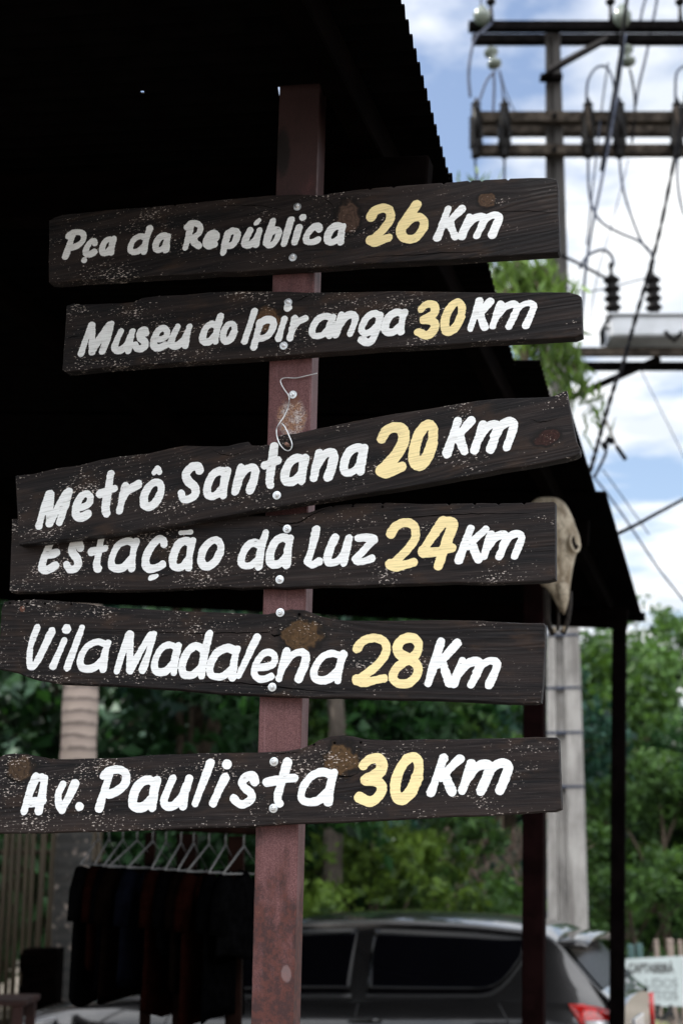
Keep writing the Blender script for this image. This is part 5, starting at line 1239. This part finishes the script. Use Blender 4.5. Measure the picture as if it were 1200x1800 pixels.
# ------------------------------------------------------------------ bamboo fence, crate table, notice board, fence posts
YF = 12.6
fk = NT('bamboo'); ff = fk.noise(fk.mapping(scale=(6, 6, 0.7)), 4, 4, 0.6); fk.bsdf(fk.mix(ff, (0.009, 0.006, 0.003), (0.045, 0.032, 0.015)), 0.7, 0, None, 0.3)
fe = empty('bamboo_fence', (at_y(60, 1600, YF).x, YF, 0), 'tall fence of upright yellow-brown bamboo canes at the left', 'fence')
m_ = MB(); rng_ = random.Random(4)
x0, x1 = at_y(-120, 1600, YF).x, at_y(178, 1600, YF).x; x = x0
while x < x1:
    r = rng_.uniform(0.020, 0.032); h = 2.28+rng_.uniform(-0.1, 0.1); lean = rng_.uniform(-0.03, 0.03)
    m_.tube([(x, YF+rng_.uniform(-0.012,0.012), 0), (x+lean*0.5, YF, h/2), (x+lean, YF, h)], r, 7); x += r*2+rng_.uniform(0.004, 0.022)
m_.build('cane_panel', fk.m, fe)
for z in (0.5, 1.9):
    m_ = MB(); m_.tube([(x0, YF+0.045, z), (x1, YF+0.045, z)], 0.025, 8); m_.build('rail', fk.m, fe)
def crate_table():
    a = at_y(35, 1752, 9.6); e = empty('wooden_stand', (a.x, 9.6, 0), 'low dark reddish timber stand at the left edge before the bamboo fence', 'stand')
    M_ = simple('red_timber', (0.030, 0.009, 0.006), 0.8, 0, 0.5, 12, stretch=(0.3, 1, 1))
    top = at_y(35, 1752, 9.6).z; xa, xb = at_y(-60, 1752, 9.6).x, at_y(58, 1752, 9.6).x
    m_ = MB()
    for k in range(3): m_.box(((xa+xb)/2, 9.45+0.16*k, top-0.02), (xb-xa, 0.145, 0.035), None, 0.004)
    m_.build('top', M_, e)
    for x in (xa+0.05, xb-0.05):
        for y in (9.42, 9.80):
            m_ = MB(); m_.box((x, y, (top-0.04)/2), (0.06, 0.06, top-0.04), None, 0.004); m_.build('leg', M_, e)
    c = at_y(76, 1700, 10.6); b = empty('dark_crate', (c.x, 10.6, 0), 'dark timber crate stack standing between bamboo fence and palm trunk', 'crate')
    zt = at_y(76, 1665, 10.6).z
    for k in range(3):
        m_ = MB(); h = zt/3; m_.box((c.x, 10.6, h*(k+0.5)), (0.24, 0.3, h-0.012), None, 0.006)
        for s_ in (-1, 1): m_.box((c.x, 10.6-0.155, h*(k+0.5)+s_*h*0.26), (0.27, 0.016, h*0.3), None, 0.003)
        m_.build('crate_tier', M_dark_wood, b)
crate_table()

YN = 15.8
nb_ = empty('notice_board', (at_y(1180, 1700, YN).x, YN, 0), 'pale green-white notice board with painted words behind the car', 'sign board')
tlc, trc = at_y(1096, 1686, YN), at_y(1290, 1676, YN); blz = 0.35
M_nb = simple('pale_board', (0.50, 0.56, 0.55), 0.6, 0, 0.08, 6, bump=0.05)
m_ = MB(); m_.add([(tlc.x, YN, blz), (trc.x, YN, blz), (trc.x, YN, trc.z), (tlc.x, YN, tlc.z), (tlc.x, YN+0.03, blz), (trc.x, YN+0.03, blz), (trc.x, YN+0.03, trc.z), (tlc.x, YN+0.03, tlc.z)], [(0,1,2,3),(7,6,5,4),(0,4,5,1),(1,5,6,2),(2,6,7,3),(3,7,4,0)]); m_.build('panel', M_nb, nb_)
for x in (tlc.x+0.12, trc.x-0.12):
    m_ = MB(); m_.box((x, YN+0.075, 0.35), (0.06, 0.08, 0.70), None, 0.004); m_.build('leg', M_arm_dark, nb_)
M_ink = simple('board_ink', (0.010, 0.011, 0.012), 0.6, bump=0); M_ink2 = simple('board_ink_grey', (0.27, 0.30, 0.30), 0.6, bump=0); M_ink3 = simple('board_ink_olive', (0.36, 0.38, 0.16), 0.6, bump=0); M_ink4 = simple('board_ink_soft', (0.10, 0.105, 0.10), 0.6, bump=0)
def text(body, px, py, h_px, mat, bold=0.0, sx=1.0, shear=0.0, align='LEFT'):
    cu = bpy.data.curves.new('lettering', 'FONT'); cu.body = body; cu.align_x = align; cu.size = h_px/FPX*YN*1.42; cu.offset = bold; cu.extrude = 0.002; cu.shear = shear
    o = bpy.data.objects.new('tmp', cu); COL.objects.link(o); bpy.context.view_layer.update()
    me = bpy.data.meshes.new_from_object(o.evaluated_get(bpy.context.evaluated_depsgraph_get())); bpy.data.objects.remove(o)
    q = bpy.data.objects.new('lettering', me); COL.objects.link(q); q.parent = nb_; p = at_y(px, py, YN)
    me.materials.clear(); me.materials.append(mat)
    q.location = (p.x-nb_.location.x, -0.005, p.z); q.rotation_euler = (R(90), 0, 0); q.scale = (sx, 1, 1); return q
text('CAPTABEIRÁ', 1104, 1709, 14, M_ink4, 0.004, 0.66)
text('UDOS', 1191, 1736, 15, M_ink2, 0.0, 0.95, 0, 'RIGHT'); text('NTOS', 1191, 1757, 15, M_ink2, 0.0, 0.95, 0, 'RIGHT')
text('TELA', 1184, 1791, 22, M_ink, 0.009, 0.90, 0.25, 'RIGHT'); text('ÃO', 1176, 1810, 12, M_ink3, 0.003, 1.0, 0, 'RIGHT')
# low timber fence posts beyond the notice board
M_fp = simple('pale_fence_post', (0.30, 0.24, 0.20), 0.9, 0, 0.3, 12); M_fp2 = simple('teal_fence_post', (0.07, 0.13, 0.125), 0.8, 0, 0.3, 12)
for i, (px, top, mt, lab) in enumerate(((1107, 1660, M_fp2, 'left one of the two teal painted fence posts behind the notice board'), (1122, 1658, M_fp2, 'right one of the two teal painted fence posts behind the notice board'), (1152, 1651, M_fp, 'slim pale fence post behind the middle of the notice board'), (1176, 1650, M_fp, 'thickest pale fence post behind the notice board'), (1194, 1652, M_fp, 'greyish fence post behind the right part of the notice board'))):
    p = at_y(px, top, 17.0); m_ = MB(); w = (0.075, 0.075, 0.055, 0.075, 0.05)[i]
    m_.bar((p.x, 17, 0), (p.x, 17, p.z), w, w, bevel=0.012); e = empty('fence_post', (p.x, 17, 0), lab, 'fence post', 'fence posts beyond the notice board'); m_.build('stake', mt, e)
# pale panel far behind, seen beside the dark shed post
p = at_y(896, 1080, 20.0); e = empty('white_panel_sign', (p.x, 20, 0), 'blank white panel on a pole peeping out left of the dark shed post', 'sign')
zt = at_y(900, 1052, 20).z; zb2 = at_y(900, 1120, 20).z; xa, xb = at_y(886, 1080, 20).x, at_y(965, 1080, 20).x
m_ = MB(); m_.box(((xa+xb)/2, 20, (zt+zb2)/2), (xb-xa, 0.05, zt-zb2), None, 0.01); m_.build('panel', simple('white_panel', (0.62, 0.66, 0.74), 0.5, 0, 0.06, 3, bump=0), e)
m_ = MB(); m_.tube([((xa+xb)/2+0.12, 20.06, 0), ((xa+xb)/2+0.12, 20.06, zt-0.05)], 0.04, 10); m_.build('pole', M_cable_grey, e)
